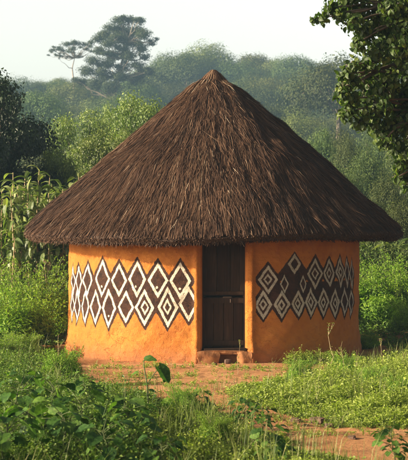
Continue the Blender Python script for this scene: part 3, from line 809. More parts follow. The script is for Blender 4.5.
midlist = [   # name, kind, px, depth, top py, crown half width px, label
    ('dense_tree', 'mango', 2, 33, 66, 50, 'very dark dense tree at the left edge'),
    ('dense_tree', 'mango', -42, 31, 78, 52, 'dark dense tree cut by the left edge, behind the darkest crown'),
    ('leafy_tree', 'lit', 140, 40, 84, 48, 'sunlit yellow green tree touching the left slope of the roof'),
    ('leafy_tree', 'lit2', 108, 36, 120, 44, 'low sunlit leafy tree left of the one touching the roof slope'),
    ('leafy_tree', 'lit', 82, 42, 102, 44, 'leafy green tree just right of the dark tree at the left'),
    ('leafy_tree', 'lit2', 58, 33, 140, 34, 'small leafy tree above the tall stalks at the left'),
    ('leafy_tree', 'lit', 174, 46, 108, 44, 'leafy tree half hidden behind the left roof slope'),
    ('leafy_tree', 'lit2', 112, 52, 96, 26, 'leafy tree farther back between the two sunlit ones at the left'),
    ('spreading_tree', 'domed', 322, 62, 110, 24, 'dark green tree rising behind the right roof slope'),
    ('spreading_tree', 'domed', 290, 64, 128, 24, 'dark tree peeping over the middle of the right roof slope'),
    ('spreading_tree', 'dome', 346, 56, 124, 22, 'round green tree between the dark one and the hanging branches'),
    ('spreading_tree', 'dome', 366, 48, 138, 31, 'broad dome shaped green tree above the right eave'),
    ('spreading_tree', 'domed', 404, 54, 126, 30, 'green tree at the right edge behind the broad dome shaped one'),
    ('spreading_tree', 'domed', 334, 50, 150, 25, 'dark tree low between the roof slope and the broad dome'),
    ('spreading_tree', 'dome', 306, 54, 146, 24, 'green tree half sunk behind the right roof slope'),
    ('spreading_tree', 'domed', 386, 70, 112, 28, 'dark tree behind the hanging branches at the right'),
    ('spreading_tree', 'dome', 352, 42, 168, 26, 'low green dome of a tree just above the right eave'),
    ('spreading_tree', 'dome', 388, 40, 164, 27, 'green tree dome under the lowest hanging leaves'),
    ('spreading_tree', 'domed', 372, 36, 186, 24, 'small dark tree close above the eave tip'),
    ('spreading_tree', 'dome', 340, 70, 116, 25, 'green tree behind the round one, halfway up the valley at the right'),
    ('spreading_tree', 'dome', 366, 72, 118, 25, 'green tree above the broad dome shaped one, close to the hanging leaves'),
    ('spreading_tree', 'domed', 232, 66, 140, 40, 'dark tree hidden close behind the roof peak'),
    ('spreading_tree', 'dome', 403, 32, 190, 28, 'rounded sunlit tree at the right edge level with the eave'),
    ('spreading_tree', 'domed', 90, 62, 122, 40, 'shadowy tree low in the valley behind the left leafy trees'),
    ('spreading_tree', 'domed', 46, 58, 116, 40, 'shadowy tree in the valley beside the dark left tree'),
]
first = {}
for nm, key, px, Y, top_, rpx, lab in midlist:
    H = {'mango': 6.3, 'lit': 5.6, 'lit2': 5.2, 'dome': 5.6, 'domed': 6.5}[key]
    loc, s = stand(px, Y, top_, H); rz = rng.uniform(0, 6.28); w_ = rpx / F * Y / CR[key]; sc_ = (w_, w_, s)
    if key not in first: first[key] = make_tree(nm, loc, mt[key], lab, None, 'tree', rz, sc_)
    else:
        o = copy_tree(first[key], loc, rz, sc_, lab); o.name = nm

# --- the overhanging tree at the right
ov = [(322, 17, 7, 13.0), (313, 19, 4, 13.0), (330, 7, 9, 13.1), (341, 14, 10, 13.1), (345, 2, 11, 13.3), (354, 22, 11, 13.0), (360, 8, 13, 13.4), (366, 34, 12, 13.2), (359, 42, 8, 13.0),
      (376, 18, 14, 13.5), (392, 8, 15, 13.2), (388, 30, 15, 13.6), (404, 24, 15, 13.3), (380, 48, 13, 13.4), (398, 46, 15, 13.1), (372, 56, 10, 13.1), (412, 52, 15, 13.6),
      (350, 66, 7, 13.0), (343, 74, 6, 13.0), (360, 64, 10, 13.2), (375, 70, 13, 13.5), (392, 66, 15, 13.7), (408, 72, 15, 13.2), (352, 80, 10, 13.1), (343, 88, 8, 13.0), (338, 93, 5, 13.0),
      (366, 84, 13, 13.4), (384, 86, 14, 13.2), (402, 92, 15, 13.5), (350, 98, 11, 13.1), (348, 112, 10, 13.0), (362, 104, 13, 13.4), (378, 106, 14, 13.1), (396, 110, 15, 13.6), (360, 122, 9, 13.1),
      (376, 124, 11, 13.3), (392, 128, 14, 13.3), (408, 126, 14, 13.5), (384, 140, 9, 13.1), (398, 146, 11, 13.3), (410, 156, 12, 13.2), (400, 164, 8, 13.1), (396, 178, 5, 13.0), (406, 176, 8, 13.2), (404, 186, 4, 13.1),
      (420, 10, 18, 13.8), (425, 40, 18, 13.6), (428, 76, 18, 13.4), (424, 110, 18, 13.3), (424, 142, 16, 13.6), (440, 60, 22, 14.4), (440, 100, 20, 14.2), (380, -12, 18, 13.6), (410, -14, 20, 13.3), (350, -12, 12, 13.3), (445, 10, 24, 14), (390, 20, 16, 14.4), (384, 80, 16, 14.3), (404, 110, 14, 14.3)]
bx, by = 3.15, 14.2; bz = gz(bx, by)
root = empty('overhanging_tree', (bx, by, bz), 'big near tree whose leafy branches hang down from the top right corner', 'tree')
cr = MB(); tr = MB()
TRK = np.array([(0, 0, -.3), (-.05, 0, 1.2), (-.15, .05, 2.6), (-.3, 0, 4.0), (-.45, 0, 5.2)])
tube(tr, TRK, [.24, .19, .16, .12, .06], 9)
for (px, py, r, Yc) in ov:
    c = at(px, py, Yc) - [bx, by, bz]; rr = r / F * Yc
    st = min([TRK[1] + (TRK[-1] - TRK[1]) * t for t in np.linspace(0, 1, 9)], key=lambda p: np.linalg.norm((p - c) * [.6, 1, 1]) + (0 if p[2] > c[2] - .1 else 1.2))
    tube(tr, curve_pts(st, c, 8, .07, .012), np.linspace(.03, .006, 8), 5)
    n = max(int((170 if px < 400 else 205) * (r / 12) ** 2), 20)
    d = norm(rng.normal(0, 1, (n, 3))); P = c + d * (rr * rng.uniform(.15, 1.0, n) ** .7 * np.where(rng.uniform(0, 1, n) < .15, 1.35, 1))[:, None]
    N = norm(d * .6 + rng.normal(0, .6, (n, 3)) + [0, -.25, .35]); D = norm(rng.normal(0, .55, (n, 3)) + [0, 0, -.8])
    sz = rng.uniform(.4, 1.3, n) * .060
    leaves(cr, TM, P, D, N, sz, sz * .72, np.clip(rng.beta(1.3, 2.4, n), 0, 1))
    for q in P[:: 6]: tube(tr, [c, (c + q) / 2 + [0, 0, .01], q], [.005, .004, .002], 3, cap=False)
tr.build('trunk', M['bark'], root, True); cr.build('crown', M['near'], root)

# ------------------------------------------------------------------ shrubs
def bush_meshes(nm, w, h, nl, leafL, mat, ratio=.5, K=14, T=TS):
    cr = MB(); tr = MB()
    for k in range(K):
        a = rng.uniform(0, 6.28); q = rng.uniform(0, 1) ** .6
        c = np.array([math.cos(a) * w * .62 * q, math.sin(a) * w * .62 * q, h * rng.uniform(.2, .78) * (1 - .35 * q)])
        r = w * rng.uniform(.30, .48)
        clump_leaves(cr, T, c, r, nl // K, leafL, leafL * ratio, squash=.85, inner=.35, nn=.4)
        for _ in range(3):
            e = c + rng.normal(0, r * .45, 3); tube(tr, curve_pts((c[0] * .2, c[1] * .2, -.05), e, 5, .08, .03), np.linspace(.012, .004, 5), 4)
    # sprays that break the outline
    n = 60
    for _ in range(n):
        a = rng.uniform(0, 6.28); q = rng.uniform(.2, 1)
        st = np.array([math.cos(a) * w * .6 * q, math.sin(a) * w * .6 * q, h * .6])
        e = st + [math.cos(a) * w * .35, math.sin(a) * w * .35, h * rng.uniform(.2, .5)]
        pts = curve_pts(st, e, 7, .06, .02); tube(tr, pts, .004, 3)
        pp = np.repeat(pts[1:], 4, 0) + rng.normal(0, leafL * .4, (24, 3))
        leaves(cr, T, pp, rng.normal(0, 1, (24, 3)) + [0, 0, .4], rng.normal(0, .5, (24, 3)) + [0, 0, 1], leafL, leafL * ratio, np.clip(rng.normal(.7, .2, 24), 0, 1))
    return tr.mesh(nm + '_stem', M['stem'], True), cr.mesh(nm + '_foliage', mat)
bm_f = bush_meshes('feathery', .85, 1.2, 15000, .055, M['bush'], .38)
bm_g = bush_meshes('featheryb', .75, 1.0, 12000, .06, M['bush'], .4)
bm_d = bush_meshes('undergrowth', 1.0, 1.3, 16000, .065, M['hill'], .5)
def bush(name, me, px, Y, top_, H, label, group=None, first_={}, wide=1.0):
    loc, s = stand(px, Y, top_, H); key = me[1].name
    if key not in first_:
        r = empty(name, loc, label, 'bush', group, rng.uniform(0, 6.28)); link('stem', me[0], r); link('foliage', me[1], r); first_[key] = r
    else:
        r = copy_tree(first_[key], loc, rng.uniform(0, 6.28), 1, label, group)
        if not group and 'group' in r.keys(): del r['group']
        r.name = name
    r.scale = (s * wide, s * wide, s); return r
bush('feathery_bush', bm_f, 36, 23.4, 272, 1.2, 'bright green feathery bush against the left side of the hut wall', wide=1.0)
bush('feathery_bush', bm_g, 16, 21.6, 292, 1.05, 'bright green feathery bush at the left edge of the picture', wide=1.3)
bush('feathery_bush', bm_f, 28, 24.6, 262, 1.2, 'taller feathery bush behind the other two left of the hut', wide=1.0)
bush('feathery_bush', bm_g, 22, 20.4, 332, 1.05, 'low feathery bush at the foot of the wall on the left', wide=1.3)
bush('feathery_bush', bm_g, 0, 19.2, 336, 1.05, 'low feathery bush nearest to the camera at the left edge', wide=1.3)
bush('feathery_bush', bm_f, 370, 26.9, 266, 1.2, 'bright green feathery bush beside the right side of the hut', wide=1.0)
bush('feathery_bush', bm_g, 398, 26.6, 268, 1.05, 'bright green feathery bush cut by the right edge', wide=1.1)
bush('feathery_bush', bm_f, 388, 28.4, 258, 1.2, 'feathery bush behind the two others right of the hut', wide=1.1)
bush('feathery_bush', bm_g, 366, 21.8, 333, 1.05, 'low feathery bush at the right foot of the hut wall', wide=1.5)
bush('feathery_bush', bm_f, 414, 25.4, 300, 1.2, 'low bright bush in front of the others at the right edge', wide=1.3)
gl = 'undergrowth bushes below the valley trees'
for px, Y, tp in [(-20, 29, 200), (10, 30, 208), (35, 33, 196), (60, 35, 188), (80, 32, 200), (100, 36, 180), (130, 38, 170), (50, 28, 240), (20, 27.5, 250), (-8, 27, 246), (70, 27.5, 236), (90, 29, 230),
                  (330, 36, 196), (350, 34, 205), (372, 33, 214), (392, 36, 206), (415, 34, 214), (362, 29.5, 236), (384, 29, 232), (405, 28.5, 240), (425, 29, 236), (345, 30, 232), (392, 42, 190)]:
    bush('undergrowth_bush', bm_d, px, Y, tp, 1.55, 'leafy bush in the undergrowth %s of the hut, below the valley trees' % ('left' if px < 200 else 'right'), gl + (' on the left' if px < 200 else ' on the right'), wide=1.0)

# big leaved shrubs right of the hut (pale arching leaves)
def fountain(nm, h, n, L, W, mat):
    cr = MB(); tr = MB()
    for _ in range(n):
        a = rng.uniform(0, 6.28); z = h * rng.uniform(.3, 1); q = rng.uniform(0, .25) * h
        b = np.array([math.cos(a) * q, math.sin(a) * q, z])
        tube(tr, curve_pts((0, 0, -.05), b, 5, .03, .02), np.linspace(.014, .006, 5), 4)
        leaves(cr, TL, [b], [[math.cos(a), math.sin(a), rng.uniform(.2, .8)]], [[0, 0, 1]], L * rng.uniform(.7, 1.2), W * rng.uniform(.8, 1.2))
    return tr.mesh(nm + '_stem', M['stem'], True), cr.mesh(nm + '_foliage', mat)
fm = fountain('arching', 1.5, 60, .55, .11, M['stalk'])
for px, Y, tp, lab in [(368, 29.5, 230, 'pale arching leaved shrub just right of the eave tip'), (392, 30, 228, 'pale arching leaved shrub in the middle below the hanging leaves'), (412, 29, 234, 'pale arching leaved shrub at the right edge under the hanging leaves'),
                       (378, 32, 214, 'pale arching leaved shrub farther back behind the eave tip')]:
    bush('arching_shrub', fm, px, Y, tp, 1.9, lab)

# tall leafy stalks left of the hut
def stalk_meshes(nm, H):
    cr = MB(); tr = MB(); x = rng.normal(0, .05, 2)
    pts = np.array([(0, 0, -.05), (x[0], x[1], H * .4), (x[0] * 1.5, x[1] * 2, H * .75), (x[0] * 2.5, x[1] * 2, H)])
    tube(tr, pts, [.022, .019, .015, .008], 6)
    n = 30; zz = np.linspace(H * .16, H * .99, n); a = np.arange(n) * 2.4 + rng.uniform(0, 6)
    P = np.stack([np.interp(zz, pts[:, 2], pts[:, 0]), np.interp(zz, pts[:, 2], pts[:, 1]), zz], -1)
    D = np.stack([np.cos(a), np.sin(a), rng.uniform(-.2, .6, n)], -1)
    leaves(cr, TL, P, D, np.tile([0, 0, 1.], (n, 1)) + rng.normal(0, .2, (n, 3)), rng.uniform(.28, .5, n), rng.uniform(.08, .14, n))
    n = 16; zz = rng.uniform(H * .5, H * .95, n); a = rng.uniform(0, 6.28, n)   # smaller drooping leaves
    P = np.stack([np.cos(a) * .1, np.sin(a) * .1, zz], -1)
    leaves(cr, TM, P, np.stack([np.cos(a) * .5, np.sin(a) * .5, -np.ones(n)], -1), np.stack([np.cos(a), np.sin(a), .3 + 0 * a], -1), .26, .13)
    n = 16; zz = rng.uniform(H * .08, H * .6, n); a = rng.uniform(0, 6.28, n)   # withered leaves hanging along the lower stalk
    P = np.stack([np.cos(a) * .02, np.sin(a) * .02, zz], -1)
    leaves(cr, TL, P, np.stack([np.cos(a) * .5, np.sin(a) * .5, -.9 + 0 * a], -1), np.stack([np.cos(a), np.sin(a), .3 + 0 * a], -1), rng.uniform(.25, .45, n), rng.uniform(.03, .07, n), None, 1)
    return tr.mesh(nm + '_stalk', M['drystem'], True), cr.mesh(nm + '_foliage', [M['stalk'], M['dryleaf']])
sm = [stalk_meshes('tallstalk%d' % i, 3.2) for i in range(4)]
sr = {}
spots = []
for i in range(40):
    spots.append((rng.uniform(-12, 78), rng.uniform(24.6, 28.2), rng.uniform(172, 215)))
spots += [(30, 25, 166), (38, 25.4, 172), (22, 25.8, 170), (12, 25, 180), (52, 26.5, 182), (64, 26.8, 192), (45, 24.6, 196)]
for i, (px, Y, tp) in enumerate(spots):
    k = i % 4; loc, s = stand(px, Y, tp, 3.25); rz = rng.uniform(0, 6.28)
    lab, grp = 'tall pale leafy stalk in the thicket left of the hut', 'tall leafy stalks left of the hut'
    if px > 70: lab, grp = 'tall pale leafy stalk whose top meets the left eave', 'leafy stalks by the left eave'
    if k not in sr:
        r = empty('tall_stalk_plant', loc, lab, 'plant', grp, rz); link('stalk', sm[k][0], r); link('foliage', sm[k][1], r); r.scale = (s,) * 3; sr[k] = r
    else: copy_tree(sr[k], loc, rz, s, lab, grp, tilt=(rng.normal(0, .05), rng.normal(0, .06)))
# dry bare canes among them
dm = MB(); tube(dm, [(0, 0, -.05), (.03, 0, .8), (.0, .02, 1.6), (.06, .0, 2.2)], [.014, .013, .010, .005], 5); dmesh = dm.mesh('dry_cane', M['drystem'], True)
for i in range(20):
    px = rng.uniform(-8, 76); Y = rng.uniform(23.6, 26); x = (px - 204) / F * Y
    o = link('dry_cane', dmesh); o.location = (x, Y, gz(x, Y)); o.rotation_euler = (rng.normal(0, .1), rng.normal(0, .12), rng.uniform(0, 6.28)); o.scale = (1, 1, rng.uniform(.55, .95))
    tag(o, 'thin dry beige cane standing in the thicket left of the hut', 'cane', 'dry canes left of the hut')

# ------------------------------------------------------------------ ground cover
def scatter(n, x0, x1, y0, y1, dens):
    out = []
    tot = 0
    while tot < n:
        x = rng.uniform(x0, x1, n * 3); y = rng.uniform(y0, y1, n * 3)
        kq = rng.uniform(0, 1, n * 3) < dens(x, y)
        out.append(np.stack([x[kq], y[kq]], -1)); tot += kq.sum()
    return np.concatenate(out)[:n]
def inview(x, y, m=.6): return np.abs(x) < .157 * y + m
def hutmask(x, y): return np.hypot(x - HX, y - HY) > 2.62
def weed_field(name, pts, hrange, nleaf, leafL, ratio, mat, spread=.11, stems=3, kindlabel=None, hfun=None):
    mb = MB(); n = len(pts)
    h = rng.uniform(*hrange, n) * np.where(rng.uniform(0, 1, n) < .08, 1.5, 1) * (1 if hfun is None else hfun(pts[:, 0], pts[:, 1]))
    if not name.startswith(('sparse', 'wall')): h = h * (.18 + .82 * smooth(.0, 1.5, baredist(pts[:, 0], pts[:, 1])))
    bz_ = terrain(pts[:, 0], pts[:, 1])
    base = np.stack([pts[:, 0], pts[:, 1], bz_], -1)
    ns_ = stems
    az = rng.uniform(0, 6.28, (n, ns_)); lean = rng.uniform(.1, .55, (n, ns_))
    top = base[:, None] + np.stack([np.cos(az) * lean * h[:, None], np.sin(az) * lean * h[:, None], h[:, None] * rng.uniform(.6, 1.05, (n, ns_))], -1)
    # stems as thin ribbons
    sd = np.stack([-np.sin(az), np.cos(az), 0 * az], -1) * .0028
    b2 = np.repeat(base[:, None] - [0, 0, .02], ns_, 1)
    Vv = np.stack([b2 - sd, b2 + sd, top + sd * .5, top - sd * .5], 2).reshape(-1, 3)
    mb.add(Vv, np.arange(len(Vv)).reshape(-1, 4), .45)
    per = nleaf // ns_
    t = rng.uniform(.12, 1.0, (n, ns_, per)) ** .8
    P = base[:, None, None] + (top - base[:, None])[:, :, None] * t[..., None]
    P = P + rng.normal(0, 1, P.shape) * [leafL * .75, leafL * .75, leafL * .35]
    P = P.reshape(-1, 3); m = len(P)
    a = rng.uniform(0, 6.28, m); D = np.stack([np.cos(a), np.sin(a), rng.normal(.25, .4, m)], -1)
    N = rng.normal(0, .75, (m, 3)) + [-.5, -.15, .8]
    sz = leafL * rng.uniform(.6, 1.3, m)
    h_ = 0
    tone_ = np.repeat(rng.normal(0, .14, n) + .16 * noise(pts, 1.2, 2, 22), ns_ * per)
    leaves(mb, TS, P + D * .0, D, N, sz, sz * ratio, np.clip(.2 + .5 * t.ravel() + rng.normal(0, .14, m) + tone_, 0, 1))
    o = mb.build(name, mat); tag(o, kindlabel, 'ground cover', kind='stuff'); return o
def grass_field(name, pts, hr, blades, mat, kindlabel, w=.004):
    mb = MB(); n = len(pts) * blades
    base = np.repeat(np.stack([pts[:, 0], pts[:, 1], terrain(pts[:, 0], pts[:, 1]) - .01], -1), blades, 0) + rng.normal(0, 1, (n, 3)) * [.03, .03, 0]
    h = rng.uniform(*hr, n); a = rng.uniform(0, 6.28, n); ln = rng.uniform(.1, .7, n)
    d = np.stack([np.cos(a), np.sin(a), 0 * a], -1); sd = np.stack([-np.sin(a), np.cos(a), 0 * a], -1) * w / 2
    p1 = base + d * (h * ln * .3)[:, None] + [0, 0, 1] * (h * .6)[:, None]; p2 = base + d * (h * ln)[:, None] + [0, 0, 1] * h[:, None] * .95
    Vv = np.stack([base - sd, base + sd, p1 - sd * .8, p1 + sd * .8, p2 - sd * .1, p2 + sd * .1], 1).reshape(-1, 3)
    mb.add(Vv, (np.array([(0, 1, 3, 2), (2, 3, 5, 4)])[None] + (np.arange(n) * 6)[:, None, None]).reshape(-1, 4), np.repeat(rng.uniform(0, 1, n), 6))
    o = mb.build(name, mat); tag(o, kindlabel, 'ground cover', kind='stuff'); return o

def dens_green(x, y): return smooth(-.05, .22, baredist(x, y)) * inview(x, y) * hutmask(x, y)
def rightside(x, y):
    # ground on the right bank, beyond the bare strip
    return (x > .0 + (15 - y) * -.0) & (y > 11.6 + 0 * x)
pR = scatter(3600, -.6, 4.2, 12.6, 19.6, lambda x, y: dens_green(x, y) * (x > (16.5 - y) * .22))
weed_field('sunlit_weeds', pR, (.14, .34), 36, .034, .55, M['weed'], kindlabel='sunlit yellow green weeds on the bank in front of the right wall', hfun=lambda x, y: .72 + .6 * noise(np.stack([x, y], -1), .8, 2, 30) + .25 * smooth(.8, 2.2, x))
pC = scatter(3800, -2.6, 3.2, 8.2, 14.6, lambda x, y: dens_green(x, y) * (baredist(x, y) > 0) * (x < 2.2 - (y - 8) * .1))
weed_field('foreground_weeds', pC, (.10, .26), 39, .030, .6, M['weed'], kindlabel='fine leaved light green weeds in the bottom foreground', hfun=lambda x, y: .8 + .3 * noise(np.stack([x, y], -1), .9, 2, 31))
pL = scatter(4200, -4.2, -.5, 9.5, 21.5, lambda x, y: dens_green(x, y) * smooth(-.4, -1.2, x - (y - 15) * -.08))
weed_field('shady_weeds', pL, (.16, .42), 42, .036, .5, M['weedd'], kindlabel='deeper green bushy weeds on the left of the yard')
pB = scatter(3000, -7, 7, 20, 40, lambda x, y: (np.hypot(x - HX, y - HY) > 3.0) * inview(x, y, 1.0) * (np.abs(x - .16) > 1.9) * 1.0)
weed_field('thicket_floor', pB, (.2, .6), 36, .06, .5, M['weedd'], kindlabel='rough green undergrowth on the ground behind the hut', hfun=lambda x, y: .35 + .65 * smooth(25, 29, y))
pG = scatter(900, -3.6, 4, 9, 20.5, lambda x, y: smooth(-.35, .1, baredist(x, y)) * inview(x, y) * hutmask(x, y))
grass_field('thin_grass', pG, (.05, .17), 12, M['grass'], 'thin dry grass blades along the edges of the bare earth')
pH = scatter(420, -3.2, 4, 9, 20, lambda x, y: (baredist(x, y) > .35) * inview(x, y) * hutmask(x, y) * (noise(np.stack([x, y], -1), 1.1, 2, 35) > -.1))
grass_field('tall_grass', pH, (.22, .50), 9, M['grass'], 'taller yellowing grass blades rising out of the weeds', w=.005)
pS = scatter(520, -1.6, 3.6, 12.0, 20.2, lambda x, y: (baredist(x, y) < -.05) * (noise(np.stack([x, y], -1), .8, 2, 33) > .12) * hutmask(x, y) * 1.0)
weed_field('sparse_sprouts', pS, (.025, .10), 15, .022, .6, M['weed'], kindlabel='tiny sprouts scattered over the bare earth')
pF = scatter(500, -1.0, 2.6, 18.2, 19.6, lambda x, y: (np.abs(np.hypot(x - HX, y - HY) - 2.75) < .12) * 1.0)
weed_field('wall_foot_weeds', pF[pF[:, 0] > 1.2], (.08, .2), 24, .03, .5, M['weed'], kindlabel='weeds growing along the foot of the right wall')

# ------------------------------------------------------------------ single plants of the foreground
def broad_meshes(nm, H, n, L, spread=.5):
    cr = MB(); tr = MB()
    main = curve_pts((0, 0, -.03), (rng.normal(0, .06), rng.normal(0, .06), H * .9), 6, 0, .03)
    tube(tr, main, np.linspace(.010, .005, 6), 6)
    for i in range(n):
        t = rng.uniform(.2, 1); z = main[:, 2]; st = np.array([np.interp(t * H * .9, z, main[:, c]) for c in range(3)])
        a = i * 2.4 + rng.normal(0, .3); q = spread * H * rng.uniform(.25, .75)
        e = st + [math.cos(a) * q, math.sin(a) * q, rng.uniform(.02, .22) * H]
        tube(tr, curve_pts(st, e, 5, .06, 0), np.linspace(.0035, .002, 5), 4)
        l = L * rng.uniform(.6, 1.15)
        N = np.array([math.cos(a) * .6, math.sin(a) * .6, 1]) + rng.normal(0, .4, 3)
        leaves(cr, TH_, [e], [[math.cos(a), math.sin(a), rng.uniform(-.5, .1)]], [N], l, l * rng.uniform(.85, 1.05))
    return tr.mesh(nm + '_stem', M['stem'], True), cr.mesh(nm + '_foliage', M['broad'], True)
bp = [broad_meshes('broad%d' % i, .55, 30 + 4 * i, .12) for i in range(3)]
bs = broad_meshes('sparsebroad', .55, 5, .17, .3)
bfirst = {}
def plant(name, me, px, Y, H_, sc, label, group=None, cat='plant', tilt=(0, 0)):
    x = (px - 204) / F * Y; loc = (x, Y, gz(x, Y)); key = me[1].name; rz = rng.uniform(0, 6.28)
    if key not in bfirst:
        r = empty(name, loc, label, cat, group, rz); link('stem', me[0], r); link('foliage', me[1], r); r.scale = (sc,) * 3; bfirst[key] = r
    else:
        r = copy_tree(bfirst[key], loc, rz, sc, label, group, tilt)
        if not group and 'group' in r.keys(): del r['group']
    return r
for px, Y, sc, lab in [
    (14, 11.2, 1.1, 'broad leaved plant at the left edge, tallest of the dark ones'),
    (38, 10.3, .95, 'broad leaved plant right of the tallest dark one at the left edge'),
    (4, 9.6, 1.0, 'broad leaved plant filling the bottom left corner'),
    (66, 9.9, 1.05, 'broad leaved plant in the bottom left, right of the corner one'),
    (92, 10.8, 1.0, 'broad leaved plant in the shady clump below the left end of the path'),
    (112, 9.6, .9, 'broad leaved plant cut by the bottom edge, left of the centre'),
    (136, 10.6, .95, 'broad leaved plant at the right end of the shady clump'),
    (160, 9.7, .7, 'low broad leaved plant cut by the bottom edge near the centre'),
    (50, 12.4, .9, 'broad leaved plant behind the others in the shady left clump'),
    (84, 12.9, .8, 'small broad leaved plant at the back of the shady clump'),
    (22, 13.8, .85, 'broad leaved plant farthest back at the left edge')]:
    plant('broadleaf_plant', bp[int(rng.integers(0, 3))], px, Y, .55, sc, lab)
for px, Y, sc, lab in [(276, 10.4, .6, 'leafy sprig at the bottom edge right of the middle'), (396, 10.6, .6, 'leafy sprig in the bottom right corner'), (242, 12.6, .55, 'low dark broad leaved plant by the near end of the bare strip'), (262, 12.2, .5, 'low broad leaved plant right of the dark one by the bare strip'), (205, 13.6, .45, 'small broad leaved plant between path and foreground weeds')]:
    plant('broadleaf_plant', bp[1], px, Y, .55, sc, lab)
plant('broadleaf_plant', bs, 120, 11.6, .55, 1.0, 'thin broad leaved plant in front of the shady weeds by the path')
for px, Y, sc, lab in [(228, 9.3, .45, 'lone broad leaved sprout at the bottom edge under the door'), (244, 9.0, .4, 'second lone broad leaved sprout at the bottom edge, to the right'), (388, 9.4, .5, 'broad leaved sprout at the bottom edge near the right corner'), (350, 9.1, .38, 'smaller broad leaved sprout at the bottom edge on the right'), (208, 9.2, .42, 'broad leaved sprout at the bottom edge just left of the middle')]:
    plant('broadleaf_plant', bs if sc > .42 else bp[0], px, Y, .55, sc, lab)

# the plant with one large hanging leaf in front of the path
Yp = 12.6; bx = (150 - 204) / F * Yp; bz = gz(bx, Yp)
root = empty('large_leaf_plant', (bx, Yp, bz), 'sapling with one large dark hanging leaf standing out against the bare path', 'plant')
tr = MB(); cr = MB(); k = Yp / F
def rp(px, py, dy=0): return np.array([(px - 150) * k, dy, HC + (240 - py) * k - bz])
tube(tr, [(0, 0, -.05), rp(148, 402), rp(147, 385), rp(144, 366), rp(144, 360)], [.012, .01, .008, .006, .004], 6)
tube(tr, curve_pts(rp(147, 385), rp(160, 367), 5, .06), np.linspace(.006, .004, 5), 5)
tube(tr, curve_pts(rp(146, 376), rp(139, 372), 4, .06), .003, 4)
leaves(cr, T_heart(.45, .32), [rp(158, 366), rp(144, 360, .0), rp(163, 368, .03)], [[.75, -.2, -.75], [.7, -.3, .25], [.3, -.2, -1]], [[.3, -.9, .45], [-.2, -.5, .8], [.5, -.8, .2]], [.175, .11, .13], [.12, .09, .085], [.5, .6, .3])
leaves(cr, TM, [rp(139, 372), rp(146, 380), rp(148, 390), rp(150, 384)], [[-1, 0, -.2], [.6, -.4, .4], [1, 0, -.1], [-.8, -.4, .1]], [[0, -.4, 1]] * 4, [.08, .07, .09, .08], [.055, .05, .06, .05], [.8, .9, .7, .9])
tr.build('stem', M['stem'], root, True); cr.build('foliage', M['broad'], root, True)

for px, Y, sc_, lab in [(182, 13.6, .30, 'small feathery weed clump at the near side of the path'), (214, 11.5, .28, 'small feathery weed clump in the bottom centre'), (372, 15.4, .30, 'feathery weed clump on the right bank'), (300, 16.4, .30, 'feathery weed clump on the bank before the right wall'),
        (60, 16.4, .45, 'feathery weed clump among the deep green weeds at the left'), (400, 14.6, .28, 'feathery weed clump at the right edge of the bank'), (344, 17.2, .34, 'feathery weed clump under the right end of the wall')]:
    r = bush('feathery_weed', bm_g, px, Y, 300, 1.05, lab); r.scale = (sc_, sc_, sc_)

# slender weeds standing up from the bank
def spike(nm, H, n=34, L=.03):
    cr = MB(); tr = MB(); pts = curve_pts((0, 0, -.03), (rng.normal(0, .05), 0, H), 8, 0, .02)
    tube(tr, pts, np.linspace(.005, .002, 8), 5)
    br = [pts]
    for _ in range(4):
        st = pts[rng.integers(3, 7)]; e = st + [rng.normal(0, .07), rng.normal(0, .07), rng.uniform(.08, .2)]; b = curve_pts(st, e, 5, 0, .02); tube(tr, b, .002, 4); br.append(b)
    for b in br:
        q = b[rng.integers(1, len(b), n // 3)]; m = len(q); a = rng.uniform(0, 6.28, m)
        leaves(cr, TS, q + rng.normal(0, .006, (m, 3)), np.stack([np.cos(a), np.sin(a), .6 + 0 * a], -1), rng.normal(0, .4, (m, 3)) + [0, 0, 1], L * rng.uniform(.6, 1.3, m), L * .4)
    return tr.mesh(nm + '_stem', M['drystem'], True), cr.mesh(nm + '_foliage', M['weed'])
sp = [spike('spike%d' % i, .75) for i in range(3)]
for i, (px, Y, H_, lab) in enumerate([(331, 16.6, .72, 'tallest slender weed in front of the right wall'), (344, 16.9, .52, 'slender weed just right of the tallest one'), (320, 16.4, .42, 'slender weed just left of the tallest one'),
        (237, 17.6, .45, 'lone slender weed right below the door'), (233, 15.2, .26, 'dark little twig weed on the bare earth'), (357, 16.8, .42, 'slender weed by the right edge of the hut'),
        (404, 16.5, .4, 'slender weed at the far right of the bank'), (292, 16.8, .36, 'short slender weed in front of the middle of the right wall'), (272, 16.9, .28, 'short slender weed at the left end of the bank'),
        (384, 17.2, .5, 'slender weed on the bank beneath the right bushes'), (76, 17.8, .5, 'slender weed at the left end of the wall foot'), (58, 17.0, .6, 'slender weed among the deep green weeds at the left'), (172, 16.2, .32, 'slender weed at the near edge of the path, left of the door')]):
    plant('slender_weed', sp[i % 3], px, Y, .75, H_ / .75, lab)

# clods on the bare strip
for px, py, s, lab in [(296, 420, .075, 'dark earth clod on the bare strip, left one of three'), (317, 421, .10, 'largest dark earth clod in the middle of the bare strip'), (329, 426, .06, 'small dark earth clod right of the largest'),
                       (352, 440, .05, 'reddish clod low on the bare strip at the right'), (268, 416, .05, 'small clod at the left start of the bare strip'), (247, 370, .05, 'small stone on the earth before the right jamb'), (306, 423, .04, 'tiny clod between the two biggest clods'), (214, 366, .06, 'flat brown clod on the ground before the doorstep')]:
    x, y = gnd(px, py); mb = MB(); lump(mb, (0, 0, 0), (s * 1.5, s * 1.1, s * .85), rng.uniform(0, 3), seed=int(px) % 9, amp=.3)
    o = mb.build('earth_clod', M['clod'], None, True); o.location = (x, y, gz(x, y) + s * .22); tag(o, lab, 'clod', 'clods on the bare earth')

